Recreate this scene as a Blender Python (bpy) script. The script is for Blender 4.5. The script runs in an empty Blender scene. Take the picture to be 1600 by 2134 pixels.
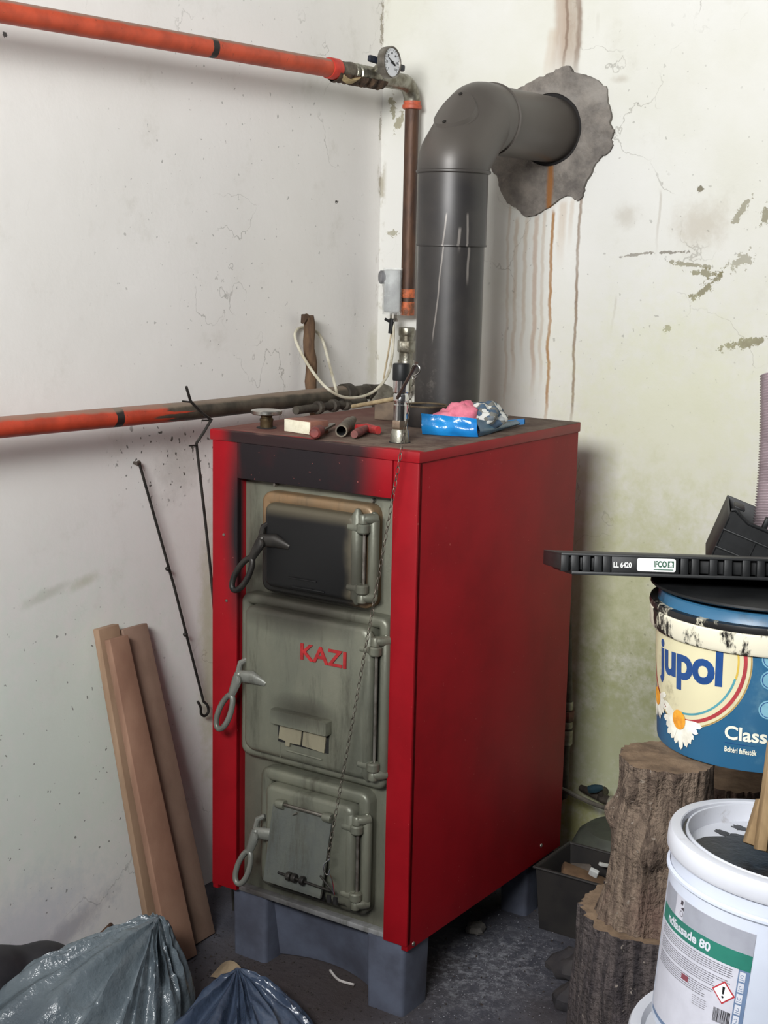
import bpy, bmesh, math, random
from mathutils import Vector, Matrix, noise

# ------------------------------------------------------------------ camera
YAW, PITCH, ROLL, FPX = -0.5912, 0.1777, 0.0216, 3055.7
CAM = Vector((1.4677, -2.3022, 1.5333))
_f = Vector((math.sin(YAW)*math.cos(PITCH), math.cos(YAW)*math.cos(PITCH), -math.sin(PITCH)))
_r0 = Vector((math.cos(YAW), -math.sin(YAW), 0)); _u0 = _r0.cross(_f)
_r = math.cos(ROLL)*_r0 + math.sin(ROLL)*_u0
_u = -math.sin(ROLL)*_r0 + math.cos(ROLL)*_u0
C = bpy.context.scene.collection
cd = bpy.data.cameras.new('camera'); cam = bpy.data.objects.new('camera', cd); C.objects.link(cam)
cd.sensor_fit = 'HORIZONTAL'; cd.sensor_width = 36; cd.lens = 36*FPX/1600; cd.clip_start = 0.05
M = Matrix((_r, _u, -_f)).transposed().to_4x4(); M.translation = CAM
cam.matrix_world = M
bpy.context.scene.camera = cam

# ------------------------------------------------------------------ world, light, exposure
w = bpy.data.worlds.new('World'); bpy.context.scene.world = w; w.use_nodes = True
w.node_tree.nodes['Background'].inputs[0].default_value = (0.86, 0.93, 1.0, 1)
w.node_tree.nodes['Background'].inputs[1].default_value = 1.0
def area(name, loc, target, sx, sy, power, col):
    l = bpy.data.lights.new(name, 'AREA'); l.shape = 'RECTANGLE'; l.size = sx; l.size_y = sy
    l.energy = power; l.color = col
    o = bpy.data.objects.new(name, l); C.objects.link(o); o.location = loc
    o.rotation_euler = (Vector(target)-Vector(loc)).to_track_quat('-Z', 'Y').to_euler()
    return o
area('daylight_from_window', (0.90, -3.22, 2.36), (0.45, 0.6, 2.36), 1.3, 0.72, 200, (0.985, 0.99, 0.985))  # daylight through an unseen high window, placed to match the wall brightness
vs = bpy.context.scene.view_settings
vs.view_transform = 'Standard'; vs.look = 'None'; vs.exposure = 0.0; vs.gamma = 1.0; vs.use_curve_mapping = False

# ------------------------------------------------------------------ measuring helper: photo pixel + known plane -> point
def PX(x, y, ax, v):
    d = _f + _r*((x-800)/FPX) - _u*((y-1067)/FPX)
    return CAM + d*((v-CAM[ax])/d[ax])
XW, YW = -0.745, 0.945        # left wall and back wall planes

# ------------------------------------------------------------------ node helpers
def lin(c):
    return tuple((v/12.92 if v <= 0.04045 else ((v+0.055)/1.055)**2.4) for v in (q/255 for q in c)) + (1,)
class NT:
    def __init__(s, name):
        s.m = bpy.data.materials.new(name); s.m.use_nodes = True
        s.t = s.m.node_tree; s.b = s.t.nodes['Principled BSDF']
        s.co = s.t.nodes.new('ShaderNodeTexCoord').outputs['Object']
        s.sep = None
    def n(s, k): return s.t.nodes.new(k)
    def L(s, a, b):
        if isinstance(a, (int, float)): b.default_value = a
        elif isinstance(a, (tuple, list)):
            b.default_value = a if len(b.default_value) == len(a) else a[:len(b.default_value)]
        else: s.t.links.new(a, b)
    def xyz(s, i):
        if s.sep is None:
            q = s.n('ShaderNodeSeparateXYZ'); s.L(s.co, q.inputs[0]); s.sep = q
        return s.sep.outputs[i]
    def ma(s, op, a, b=0.0, c=None, clamp=False):
        q = s.n('ShaderNodeMath'); q.operation = op; q.use_clamp = clamp
        s.L(a, q.inputs[0]); s.L(b, q.inputs[1])
        if c is not None: s.L(c, q.inputs[2])
        return q.outputs[0]
    def mr(s, v, a, b, c=0.0, d=1.0):
        q = s.n('ShaderNodeMapRange'); q.interpolation_type = 'SMOOTHSTEP'
        s.L(v, q.inputs[0])
        for i, x in enumerate((a, b, c, d)): q.inputs[i+1].default_value = x
        return q.outputs[0]
    def vm(s, op, a, b):
        q = s.n('ShaderNodeVectorMath'); q.operation = op; s.L(a, q.inputs[0]); s.L(b, q.inputs[1])
        return q.outputs['Value'] if op == 'LENGTH' else q.outputs[0]
    def noise(s, scale, detail=4, rough=0.55, stretch=None, offs=None):
        v = s.co
        if stretch: v = s.vm('MULTIPLY', v, stretch)
        if offs: v = s.vm('ADD', v, offs)
        q = s.n('ShaderNodeTexNoise'); s.L(v, q.inputs['Vector']); q.inputs['Scale'].default_value = scale
        q.inputs['Detail'].default_value = detail; q.inputs['Roughness'].default_value = rough
        return q.outputs[0]
    def mix(s, fac, a, b):
        q = s.n('ShaderNodeMix'); q.data_type = 'RGBA'
        s.L(fac, q.inputs[0]); s.L(a, q.inputs[6]); s.L(b, q.inputs[7])
        return q.outputs[2]
    def blob(s, c, r, inner=0.4):
        """1 inside an ellipsoid round c, fading to 0 at radius r"""
        v = s.vm('SUBTRACT', s.co, tuple(c)); v = s.vm('MULTIPLY', v, tuple(0 if q is None else 1/q for q in r))
        return s.mr(s.vm('LENGTH', v, (0, 0, 0)), 1.0, inner)
    def bump(s, h, strength=0.3, dist=0.01):
        q = s.n('ShaderNodeBump'); q.inputs['Strength'].default_value = strength; q.inputs['Distance'].default_value = dist
        s.L(h, q.inputs['Height']); s.L(q.outputs[0], s.b.inputs['Normal'])
    def out(s, col, rough=0.5, metal=0.0, spec=None):
        s.L(col, s.b.inputs['Base Color']); s.L(rough, s.b.inputs['Roughness']); s.L(metal, s.b.inputs['Metallic'])
        if spec is not None: s.b.inputs['Specular IOR Level'].default_value = spec
        return s.m
def pm(name, c1, c2=None, scale=20, rough=0.55, metal=0.0, bump=0.0, stretch=None, lo=0.35, hi=0.65, bscale=None, spec=None, bdist=0.004):
    t = NT(name)
    if c2 is None: c2 = tuple(int(q*0.8) for q in c1)
    nz = t.noise(scale, 5, 0.6, stretch)
    col = t.mix(t.mr(nz, lo, hi), lin(c1), lin(c2))
    if bump: t.bump(t.noise(bscale or scale*4, 4, 0.6, stretch), bump, bdist)
    return t.out(col, rough, metal, spec)

# ------------------------------------------------------------------ mesh helpers
class MB:
    def __init__(s): s.v = []; s.f = []
    def add(s, vs_, fs, T=None):
        o = len(s.v)
        s.v += [tuple(T @ Vector(q)) if T else tuple(q) for q in vs_]
        s.f += [tuple(i+o for i in q) for q in fs]
        return s
    def box(s, c, d, rot=None, bev=0.0):
        b = bmesh.new(); bmesh.ops.create_cube(b, size=1)
        bmesh.ops.scale(b, vec=d, verts=b.verts)
        if bev: bmesh.ops.bevel(b, geom=b.edges[:], offset=bev, segments=2, profile=0.5, affect='EDGES')
        T = Matrix.Translation(Vector(c))
        if rot is not None: T = T @ (rot if isinstance(rot, Matrix) else Matrix.Rotation(rot, 4, 'Z'))
        b.verts.index_update()
        s.add([v.co for v in b.verts], [[v.index for v in f.verts] for f in b.faces], T); b.free()
        return s
    def bb(s, x0, x1, y0, y1, z0, z1, bev=0.0):
        return s.box(((x0+x1)/2, (y0+y1)/2, (z0+z1)/2), (x1-x0, y1-y0, z1-z0), None, bev)
    def tube(s, pts, r, seg=14, closed=False, cap=True, flat=1.0):
        P = [Vector(p) for p in pts]; n = len(P)
        R = r if isinstance(r, (list, tuple)) else [r]*n
        def seg_t(i, j): return (P[j]-P[i]).normalized()
        T = []; K = []; A = []
        for i in range(n):
            a = seg_t((i-1) % n, i) if (closed or i > 0) else None
            b = seg_t(i, (i+1) % n) if (closed or i < n-1) else None
            t = (a+b).normalized() if a is not None and b is not None else (a if a is not None else b)
            T.append(t)
            if a is not None and b is not None and (b-a).length > 1e-4:
                A.append((b-a).normalized()); K.append(1/max(0.3, math.cos(a.angle(b)/2)))
            else: A.append(None); K.append(1)
        ref = Vector((0, 0, 1)) if abs(T[0].z) < 0.9 else Vector((1, 0, 0))
        u = (ref - T[0]*ref.dot(T[0])).normalized()
        base = len(s.v)
        for i in range(n):
            u = (u - T[i]*u.dot(T[i])).normalized(); v = T[i].cross(u)
            for k in range(seg):
                an = 2*math.pi*k/seg
                d = u*(math.cos(an)*R[i]) + v*(math.sin(an)*R[i]*flat)
                if A[i] is not None: d += A[i]*(d.dot(A[i])*(K[i]-1))
                s.v.append(tuple(P[i]+d))
        for i in range(n if closed else n-1):
            for k in range(seg):
                a = base+i*seg; b = base+((i+1) % n)*seg; k2 = (k+1) % seg
                s.f.append((a+k, a+k2, b+k2, b+k))
        if cap and not closed:
            s.f.append(tuple(base+k for k in range(seg))[::-1])
            s.f.append(tuple(base+(n-1)*seg+k for k in range(seg)))
        return s
    def lathe(s, prof, o=(0, 0, 0), axis=(0, 0, 1), seg=32, cap0=True, cap1=True, off=0):
        q = Vector((0, 0, 1)).rotation_difference(Vector(axis).normalized()).to_matrix().to_4x4()
        T = Matrix.Translation(Vector(o)) @ q; vs_ = []; fs = []
        for (r, h) in prof:
            for k in range(seg):
                a = 2*math.pi*k/seg+off; vs_.append((r*math.cos(a), r*math.sin(a), h))
        for i in range(len(prof)-1):
            for k in range(seg):
                k2 = (k+1) % seg; fs.append((i*seg+k, i*seg+k2, (i+1)*seg+k2, (i+1)*seg+k))
        if cap0: fs.append(tuple(range(seg))[::-1])
        if cap1: fs.append(tuple((len(prof)-1)*seg+k for k in range(seg)))
        return s.add(vs_, fs, T)
    def rr(s, x0, x1, z0, z1, r, prof, n=5, cap=True, mp=None):
        """rounded rectangle in the xz plane; prof = (inset, y) rings from back to front"""
        N = 4*(n+1); base = len(s.v)
        for (ins, y) in prof:
            rad = max(r-ins, 0.0008)
            for ci, (cx, cz) in enumerate(((x1-ins-rad, z1-ins-rad), (x0+ins+rad, z1-ins-rad), (x0+ins+rad, z0+ins+rad), (x1-ins-rad, z0+ins+rad))):
                for k in range(n+1):
                    a = math.pi/2*(ci+k/n); p = (cx+rad*math.cos(a), y, cz+rad*math.sin(a))
                    s.v.append(tuple(mp(p)) if mp else p)
        for i in range(len(prof)-1):
            for k in range(N):
                k2 = (k+1) % N; a = base+i*N; b = a+N
                s.f.append((a+k, b+k, b+k2, a+k2))
        if cap: s.f.append(tuple(base+(len(prof)-1)*N+k for k in range(N))[::-1])
        return s
    def prism(s, poly, fn, t0, t1):
        n = len(poly); base = len(s.v)
        for t in (t0, t1):
            for (a, b) in poly: s.v.append(tuple(fn(a, b, t)))
        s.f.append(tuple(base+k for k in range(n))); s.f.append(tuple(base+n+k for k in range(n))[::-1])
        for k in range(n):
            k2 = (k+1) % n; s.f.append((base+k, base+k2, base+n+k2, base+n+k))
        return s
    def grid(s, nu, nv, fn, wrap=False):
        base = len(s.v); m = nu if wrap else nu+1
        for j in range(nv+1):
            for i in range(m): s.v.append(tuple(fn(i/nu, j/nv)))
        for j in range(nv):
            for i in range(nu):
                i2 = (i+1) % m; s.f.append((base+j*m+i, base+j*m+i2, base+(j+1)*m+i2, base+(j+1)*m+i))
        return s
    def build(s, name, mat, parent=None, angle=35, label=None, fix=True):
        me = bpy.data.meshes.new(name); me.from_pydata(s.v, [], s.f)
        if fix:
            b = bmesh.new(); b.from_mesh(me); bmesh.ops.recalc_face_normals(b, faces=b.faces); b.to_mesh(me); b.free()
        me.polygons.foreach_set('use_smooth', [True]*len(me.polygons))
        me.set_sharp_from_angle(angle=math.radians(angle))
        me.materials.append(mat)
        o = bpy.data.objects.new(name, me); C.objects.link(o)
        if parent: o.parent = parent
        if label: o['label'] = label
        return o
def tag(o, label, cat, group=None, kind=None):
    o['label'] = label; o['category'] = cat
    if group: o['group'] = group
    if kind: o['kind'] = kind
    return o
def thing(name, label, cat, loc=(0, 0, 0), rot=None, group=None):
    o = bpy.data.objects.new(name, None); C.objects.link(o); o.empty_display_size = 0.05
    o.location = loc
    if rot is not None: o.rotation_euler = rot
    return tag(o, label, cat, group)
def cr(pts, n=8, closed=False):
    """Catmull-Rom through points"""
    P = [Vector(p) for p in pts]; out = []; N = len(P)
    for i in range(N if closed else N-1):
        g = (lambda k: P[k % N]) if closed else (lambda k: P[max(0, min(N-1, k))])
        a, b, c, d = g(i-1), g(i), g(i+1), g(i+2)
        for k in range(n):
            t = k/n
            out.append(0.5*((2*b)+(c-a)*t+(2*a-5*b+4*c-d)*t*t+(3*b-a-3*c+d)*t**3))
    if not closed: out.append(P[-1])
    return out
def text2d(string, size, bold=0.0, align='LEFT', spacing=1.0):
    cu = bpy.data.curves.new('txt', 'FONT'); cu.body = string; cu.size = size; cu.offset = bold; cu.fill_mode = 'FRONT'
    cu.align_x = align; cu.space_character = spacing; cu.resolution_u = 4
    o = bpy.data.objects.new('txt', cu); me = bpy.data.meshes.new_from_object(o)
    V = [(v.co.x, v.co.y) for v in me.vertices]; F = [tuple(p.vertices) for p in me.polygons]
    bpy.data.objects.remove(o); bpy.data.curves.remove(cu); bpy.data.meshes.remove(me)
    return V, F
def fit2d(V, x0, x1, y0=None, y1=None):
    a = min(v[0] for v in V); b = max(v[0] for v in V); c = min(v[1] for v in V); d = max(v[1] for v in V)
    k = (x1-x0)/(b-a); ky = (y1-y0)/(d-c) if y0 is not None else k
    return [(x0+(v[0]-a)*k, (y0 if y0 is not None else 0)+(v[1]-c)*ky) for v in V]
def decal(shapes, fn, ds=0.006):
    """flat 2-D shapes [(V,F)] cut into narrow strips and laid on a curved surface fn(s,h)"""
    b = bmesh.new()
    for V, F in shapes:
        vv = [b.verts.new((x, y, 0)) for x, y in V]
        for f in F:
            try: b.faces.new([vv[i] for i in f])
            except ValueError: pass
    xs = [v.co.x for v in b.verts]; a = min(xs); e = max(xs); k = math.floor(a/ds)+1
    while k*ds < e:
        bmesh.ops.bisect_plane(b, geom=b.verts[:]+b.edges[:]+b.faces[:], plane_co=(k*ds, 0, 0), plane_no=(1, 0, 0), dist=1e-6)
        k += 1
    b.verts.index_update(); m = MB()
    m.v = [tuple(fn(v.co.x, v.co.y)) for v in b.verts]; m.f = [tuple(v.index for v in f.verts) for f in b.faces]
    b.free(); return m
def rect(x0, x1, y0, y1): return ([(x0, y0), (x1, y0), (x1, y1), (x0, y1)], [(0, 1, 2, 3)])
def poly(pts): return (list(pts), [tuple(range(len(pts)))])
def ring(cx, cy, r0, r1, a0=0, a1=360, n=64):
    V = []; F = []
    for k in range(n+1):
        a = math.radians(a0+(a1-a0)*k/n); V += [(cx+r0*math.cos(a), cy+r0*math.sin(a)), (cx+r1*math.cos(a), cy+r1*math.sin(a))]
    for k in range(n): F.append((2*k, 2*k+1, 2*k+3, 2*k+2))
    return V, F
def disc(cx, cy, r, ry=None, n=28): return poly([(cx+r*math.cos(2*math.pi*k/n), cy+(ry or r)*math.sin(2*math.pi*k/n)) for k in range(n)])

# ------------------------------------------------------------------ wall materials
def wall_mat(name, ax, c1, c2, drips, blobs, specks):
    t = NT(name); U = t.xyz(ax); Z = t.xyz(2)
    col = t.mix(t.mr(t.noise(2.2, 5, 0.6), 0.3, 0.7), lin(c1), lin(c2))
    fine = t.noise(60, 3, 0.6)
    col = t.mix(t.mr(t.noise(9, 5, 0.7), 0.55, 0.8, 0, 0.22), col, lin((176, 170, 152)))
    vn = t.n('ShaderNodeTexVoronoi'); vn.feature = 'DISTANCE_TO_EDGE'; vn.inputs['Scale'].default_value = 2.1
    wv = t.vm('ADD', t.co, t.vm('MULTIPLY', t.n('ShaderNodeTexNoise').outputs['Color'], (0.0, 0.0, 0.0)))
    nz = t.n('ShaderNodeTexNoise'); t.L(t.co, nz.inputs['Vector']); nz.inputs['Scale'].default_value = 7; nz.inputs['Detail'].default_value = 5
    t.L(t.vm('ADD', t.co, t.vm('MULTIPLY', nz.outputs['Color'], (0.35, 0.35, 0.35))), vn.inputs['Vector'])
    crack = t.ma('MULTIPLY', t.mr(vn.outputs['Distance'], 0.006, 0.0), t.mr(t.noise(3.3, 3, 0.5), 0.52, 0.62))
    col = t.mix(t.ma('MULTIPLY', crack, 0.45), col, lin((110, 104, 92)))
    wob = t.ma('MULTIPLY', t.ma('SUBTRACT', t.noise(1, 4, 0.6, tuple(1.5 if i == ax else 9 for i in range(3))), 0.5), 0.03)
    uw = t.ma('ADD', U, wob); brk = t.noise(30, 4, 0.6, (1, 1, 0.25))
    for (u0, u1, zt, zb, wd, st, c) in drips:       # runs of dirty water: from (u0,zt) to (u1,zb)
        k = (u1-u0)/(zb-zt)
        d = t.ma('ABSOLUTE', t.ma('SUBTRACT', uw, t.ma('MULTIPLY_ADD', Z, k, u0-k*zt)))
        m = t.mr(d, wd, wd*0.25)
        m = t.ma('MULTIPLY', m, t.ma('MULTIPLY', t.mr(Z, zb-0.02, zb+0.10), t.mr(Z, zt+0.01, zt-0.01)))
        m = t.ma('MULTIPLY', m, t.mr(brk, 0.2, 0.6, 0.55*st, st))
        col = t.mix(m, col, lin(c))
    rag = t.noise(26, 6, 0.7); rag2 = t.noise(58, 6, 0.75, None, (5, 3, 1))
    for (c0, ru, rz, rot, st, c, hard) in blobs:     # flaked, stained and tinted places
        a = t.ma('SUBTRACT', U, c0[0]); b = t.ma('SUBTRACT', Z, c0[1])
        ca, sa = math.cos(rot), math.sin(rot)
        p = t.ma('ADD', t.ma('MULTIPLY', a, ca/ru), t.ma('MULTIPLY', b, sa/ru)); q = t.ma('SUBTRACT', t.ma('MULTIPLY', b, ca/rz), t.ma('MULTIPLY', a, sa/rz))
        d = t.ma('SQRT', t.ma('ADD', t.ma('MULTIPLY', p, p), t.ma('MULTIPLY', q, q)))
        d = t.ma('ADD', d, t.ma('MULTIPLY', t.ma('SUBTRACT', rag2 if hard else rag, 0.5), 5.5 if hard else 1.6))
        m = t.mr(d, 0.95, 0.8, 0, st) if hard else t.mr(d, 1.2, 0.1, 0, st)
        col = t.mix(m, col, lin(c))
    ck = t.ma('MULTIPLY', t.mr(t.ma('ABSOLUTE', t.ma('SUBTRACT', U, YW if ax == 1 else XW)), 0.022, 0.004), t.mr(t.noise(9, 5, 0.7, (1, 1, 0.7)), 0.50, 0.60, 0, 0.65))
    col = t.mix(ck, col, lin((150, 140, 112)))
    n70 = t.noise(70, 2, 0.5); sp_d, sp_f = t.mr(n70, 0.635, 0.69), t.mr(n70, 0.70, 0.74)
    for (c0, ru, rz, st) in specks:
        a = t.ma('DIVIDE', t.ma('SUBTRACT', U, c0[0]), ru); b = t.ma('DIVIDE', t.ma('SUBTRACT', Z, c0[1]), rz)
        d = t.ma('ADD', t.ma('MULTIPLY', a, a), t.ma('MULTIPLY', b, b))
        col = t.mix(t.ma('MULTIPLY', sp_d if st > 0.9 else sp_f, t.mr(d, 1.0, 0.2, 0, st)), col, lin((86, 82, 74)))
    t.bump(t.ma('ADD', t.ma('MULTIPLY', t.noise(6, 4, 0.55), 1.0), t.ma('MULTIPLY', fine, 0.22)), 0.16, 0.012)
    return t.out(col, 0.92, 0, 0.2)
def bw(x, y): p = PX(x, y, 1, YW); return (p.x, p.z)
def lw(x, y): p = PX(x, y, 0, XW); return (p.y, p.z)
BR, DK, TN, OL = (150, 118, 84), (122, 100, 84), (186, 166, 144), (128, 122, 96)
def dr(x0, y0, x1, y1, wpx, st, c):
    a = bw(x0, y0); b = bw(x1, y1); return (a[0], b[0], a[1], b[1], wpx/880, st, c)
drips = [dr(1152, 440, 1137, 900, 5.5, 0.95, (160, 120, 78)), dr(1208, 405, 1190, 900, 5, 0.85, (128, 104, 82)),
         dr(1062, 430, 1050, 860, 5, 0.5, TN), dr(1078, 455, 1066, 800, 7, 0.6, TN), dr(1098, 455, 1086, 760, 7, 0.55, TN),
         dr(1118, 450, 1108, 830, 8, 0.65, (180, 152, 130)), dr(1134, 440, 1124, 820, 6, 0.5, TN), dr(1172, 420, 1166, 560, 14, 0.5, TN),
         dr(1190, 415, 1186, 520, 8, 0.4, TN),
         dr(1194, -260, 1188, 175, 30, 0.75, (158, 138, 120)), dr(1172, -260, 1164, 175, 22, 0.7, (168, 146, 128)), dr(1206, -260, 1203, 175, 9, 0.75, (122, 100, 84)),
         dr(1182, -260, 1177, 175, 5, 0.7, (120, 98, 82)), dr(1150, 60, 1142, 190, 16, 0.4, TN),
         dr(1243, 30, 1241, 75, 6, 0.4, (150, 140, 122)), dr(1374, 400, 1366, 540, 4, 0.4, (165, 155, 140)), dr(1282, 620, 1272, 700, 4, 0.35, (165, 155, 140))]
def bl(f, x, y, rx, ry, rot, st, c, hard, k=900):
    return (f(x, y), rx/k, ry/k, rot, st, c, hard)
blobs = [bl(bw, 1470, 600, 40, 9, 0.75, 0.9, OL, True), bl(bw, 1465, 568, 34, 7, 0.0, 0.85, OL, True), bl(bw, 1550, 716, 52, 9, 0.25, 0.9, OL, True),
         bl(bw, 1545, 440, 30, 8, 1.0, 0.7, OL, True), bl(bw, 1440, 552, 55, 4, -0.1, 0.75, OL, True), bl(bw, 1460, 393, 6, 8, 0, 0.9, (110, 104, 84), True),
         bl(bw, 1390, 686, 8, 8, 0, 0.8, OL, True), bl(bw, 1595, 450, 10, 16, 0, 0.8, OL, True),
         bl(bw, 1460, 470, 70, 60, 0, 0.5, (178, 168, 152), False), bl(bw, 1305, 450, 36, 30, 0, 0.45, (178, 170, 156), False),
         bl(bw, 1330, 530, 40, 3, 0.15, 0.7, (120, 112, 100), True), bl(bw, 1400, 526, 34, 3, 0.05, 0.75, (110, 102, 90), True),
         bl(bw, 1545, 545, 30, 14, 0.5, 0.6, OL, True), bl(bw, 1295, 165, 22, 10, 0, 0.45, (170, 160, 144), False),
         bl(bw, 818, 220, 9, 26, 0.1, 0.8, (142, 136, 108), True), bl(bw, 830, 255, 9, 26, -0.4, 0.8, (142, 136, 108), True), bl(bw, 818, 487, 16, 7, 0, 0.7, (142, 136, 108), True),
         bl(bw, 1400, 900, 330, 330, 0, 0.40, (206, 208, 166), False), bl(bw, 1300, 1250, 380, 300, 0, 0.65, (178, 180, 130), False), bl(bw, 1280, 1560, 340, 360, 0, 0.75, (146, 150, 100), False), bl(bw, 1200, 1720, 120, 120, 0, 0.7, (160, 158, 84), False)]  # broad greenish tints, deeper towards the floor
M_WB = wall_mat('plaster_back', 0, (218, 217, 212), (209, 208, 197), drips, blobs, [(bw(1300, 500), 0.5, 0.6, 0.35), (bw(1400, 1350), 0.5, 0.4, 0.3)])
lblobs = [bl(lw, 175, 1212, 60, 18, 0.18, 0.5, (176, 174, 142), False, 1100), bl(lw, 95, 1240, 90, 16, 0.2, 0.5, (172, 168, 152), False, 1100),
          bl(lw, 370, 980, 110, 90, 0.3, 0.4, (170, 166, 158), False, 1100), bl(lw, 435, 1350, 45, 420, 0.0, 0.55, (186, 184, 136), False, 1100),
          bl(lw, 796, 60, 6, 45, 0, 0.7, (140, 128, 104), True), bl(lw, 792, 270, 5, 30, 0, 0.6, (140, 132, 110), True), bl(lw, 776, 760, 30, 120, 0, 0.4, (186, 182, 150), False),
          bl(lw, 703, 420, 7, 4, 0.3, 0.95, (60, 56, 50), True), bl(lw, 10, 72, 5, 5, 0, 0.9, (50, 48, 44), True), bl(lw, 130, 1950, 200, 40, 0.3, 0.5, (120, 110, 108), False, 1100),
          bl(lw, 320, 1620, 60, 400, 0, 0.25, (190, 186, 150), False, 1100), bl(lw, 120, 1560, 420, 420, 0, 0.6, (222, 236, 222), False, 1000), bl(lw, 60, 1950, 300, 160, 0, 0.4, (196, 192, 214), False, 1100)]  # green tint offsets red bounce light; violet tint paints the low bluish shade
M_WL = wall_mat('plaster_left', 1, (241, 238, 234), (235, 232, 227), [], lblobs, [(lw(350, 950), 0.22, 0.13, 0.92), (lw(150, 1600), 0.4, 0.5, 0.75), (lw(500, 450), 0.6, 0.6, 0.45), (lw(720, 740), 0.15, 0.16, 0.7)])

# ------------------------------------------------------------------ the setting
def struct(name, m, mat): o = m.build(name, mat); o['kind'] = 'structure'; return o
t = NT('concrete_floor')
fc = t.mix(t.mr(t.noise(5, 6, 0.65), 0.3, 0.7), lin((64, 65, 74)), lin((88, 88, 95)))
fc = t.mix(t.mr(t.noise(2, 4, 0.6, None, (3, 1, 0)), 0.5, 0.65, 0, 0.55), fc, lin((66, 60, 60)))
fc = t.mix(t.ma('MULTIPLY', t.blob((0.02, 0.28, 0), (0.22, 0.34, 1), 0.1), t.mr(t.noise(38, 5, 0.8), 0.45, 0.66)), fc, lin((138, 139, 146)))
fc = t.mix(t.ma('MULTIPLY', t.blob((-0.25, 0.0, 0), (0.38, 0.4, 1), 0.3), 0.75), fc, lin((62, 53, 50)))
fc = t.mix(t.mr(t.noise(90, 3, 0.6), 0.66, 0.7, 0, 0.8), fc, lin((30, 29, 31)))
t.bump(t.noise(40, 6, 0.7), 0.5, 0.01)
M_FL = t.out(fc, 0.9, 0, 0.2)
struct('floor', MB().bb(XW-0.1, 2.7, -3.3, YW+0.1, -0.08, 0.0), M_FL)
struct('wall_left', MB().bb(XW-0.1, XW, -3.3, YW+0.1, 0, 2.75), M_WL)
wall_back = struct('wall_back', MB().bb(XW, 2.6, YW, YW+0.1, 0, 2.75), M_WB)
M_WO = pm('plain_plaster', (150, 152, 154), (138, 140, 142), 3, 0.9)
struct('ceiling', MB().bb(XW-0.1, 2.7, -3.3, YW+0.1, 2.75, 2.85), M_WO)
struct('wall_right', MB().bb(2.6, 2.7, -3.3, YW+0.1, 0, 2.75), pm('dim_plaster_right', (62, 62, 64), (54, 54, 56), 3, 0.9))
m = MB(); m.bb(XW-0.1, 0.2, -3.3, -2.9, 0, 2.75); m.bb(1.6, 2.7, -3.3, -2.9, 0, 2.75); m.bb(0.2, 1.6, -3.3, -2.9, 2.72, 2.75); m.bb(0.2, 1.6, -3.3, -2.9, 0, 2.0)
struct('wall_front', m, M_WO)  # unseen wall; its deep high opening is shaped to dim the lower room

# rough mortar round the flue hole
FX, FY, FZ, FR = -0.25, 0.50, 1.824, 0.0765
pat = [(1026, 352), (1040, 372), (1047, 400), (1060, 424), (1078, 432), (1090, 446), (1103, 452), (1122, 446), (1148, 432), (1168, 416), (1186, 408), (1197, 414), (1208, 418), (1217, 408),
       (1222, 385), (1238, 352), (1252, 330), (1268, 320), (1279, 303), (1275, 290), (1282, 276), (1274, 260), (1276, 240), (1268, 214), (1265, 180), (1240, 164), (1222, 156), (1196, 150), (1190, 138), (1172, 142),
       (1150, 152), (1120, 165), (1096, 180), (1070, 192), (1050, 215), (1035, 260), (1028, 310)]
pp = [bw(*q) for q in pat]
rng = random.Random(4)
rag = []
for i, a in enumerate(pp):
    b = pp[(i+1) % len(pp)]
    for k in range(4):
        q = k/4; j = 0.0022 if k else 0
        rag.append((a[0]+(b[0]-a[0])*q+rng.uniform(-j, j), a[1]+(b[1]-a[1])*q+rng.uniform(-j, j)))
bm = bmesh.new(); HR = 0.086
ov = [bm.verts.new((x, YW-0.010, z)) for x, z in rag]
iv = [bm.verts.new((FX+HR*math.cos(2*math.pi*k/48), YW-0.010, FZ+HR*math.sin(2*math.pi*k/48))) for k in range(48)]
ed = [bm.edges.new((l[i], l[(i+1) % len(l)])) for l in (ov, iv) for i in range(len(l))]
bmesh.ops.triangle_fill(bm, use_beauty=True, edges=ed)
bmesh.ops.subdivide_edges(bm, edges=[e for e in bm.edges if not e.is_boundary], cuts=3, use_grid_fill=True)
bmesh.ops.triangulate(bm, faces=bm.faces[:])
r_ = bmesh.ops.extrude_face_region(bm, geom=bm.faces[:])
front = set(v for v in r_['geom'] if isinstance(v, bmesh.types.BMVert))
for v in bm.verts:
    if v not in front: v.co.y = YW+0.001
for v in front: v.co.y += noise.noise(v.co*22)*0.006 + noise.noise(v.co*60)*0.002
me = bpy.data.meshes.new('mortar_patch'); bmesh.ops.recalc_face_normals(bm, faces=bm.faces); bm.to_mesh(me); bm.free()
t = NT('mortar')
mc = t.mix(t.mr(t.noise(14, 6, 0.7), 0.3, 0.7), lin((98, 93, 89)), lin((140, 133, 125)))
mc = t.mix(t.mr(t.noise(5, 4, 0.6, (1, 1, 1.6), (2, 0, 0)), 0.52, 0.7, 0, 0.5), mc, lin((160, 155, 148)))
a_, b_ = bw(1152, 330), bw(1152, 450)
mc = t.mix(t.ma('MULTIPLY', t.mr(t.ma('ABSOLUTE', t.ma('SUBTRACT', t.xyz(0), a_[0])), 0.012, 0.003), t.mr(t.xyz(2), FZ-0.07, FZ-0.09)), mc, lin((140, 96, 58)))
t.bump(t.noise(60, 5, 0.7), 0.6, 0.006)
me.materials.append(t.out(mc, 0.95, 0, 0.2))
mp = bpy.data.objects.new('mortar_patch', me); C.objects.link(mp); mp.parent = wall_back; mp['label'] = 'rough grey-brown mortar patch round the flue hole'
M_GAPSHADE = pm('sooty_shade_black', (26, 24, 24), (38, 34, 32), 30, 0.9)
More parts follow.
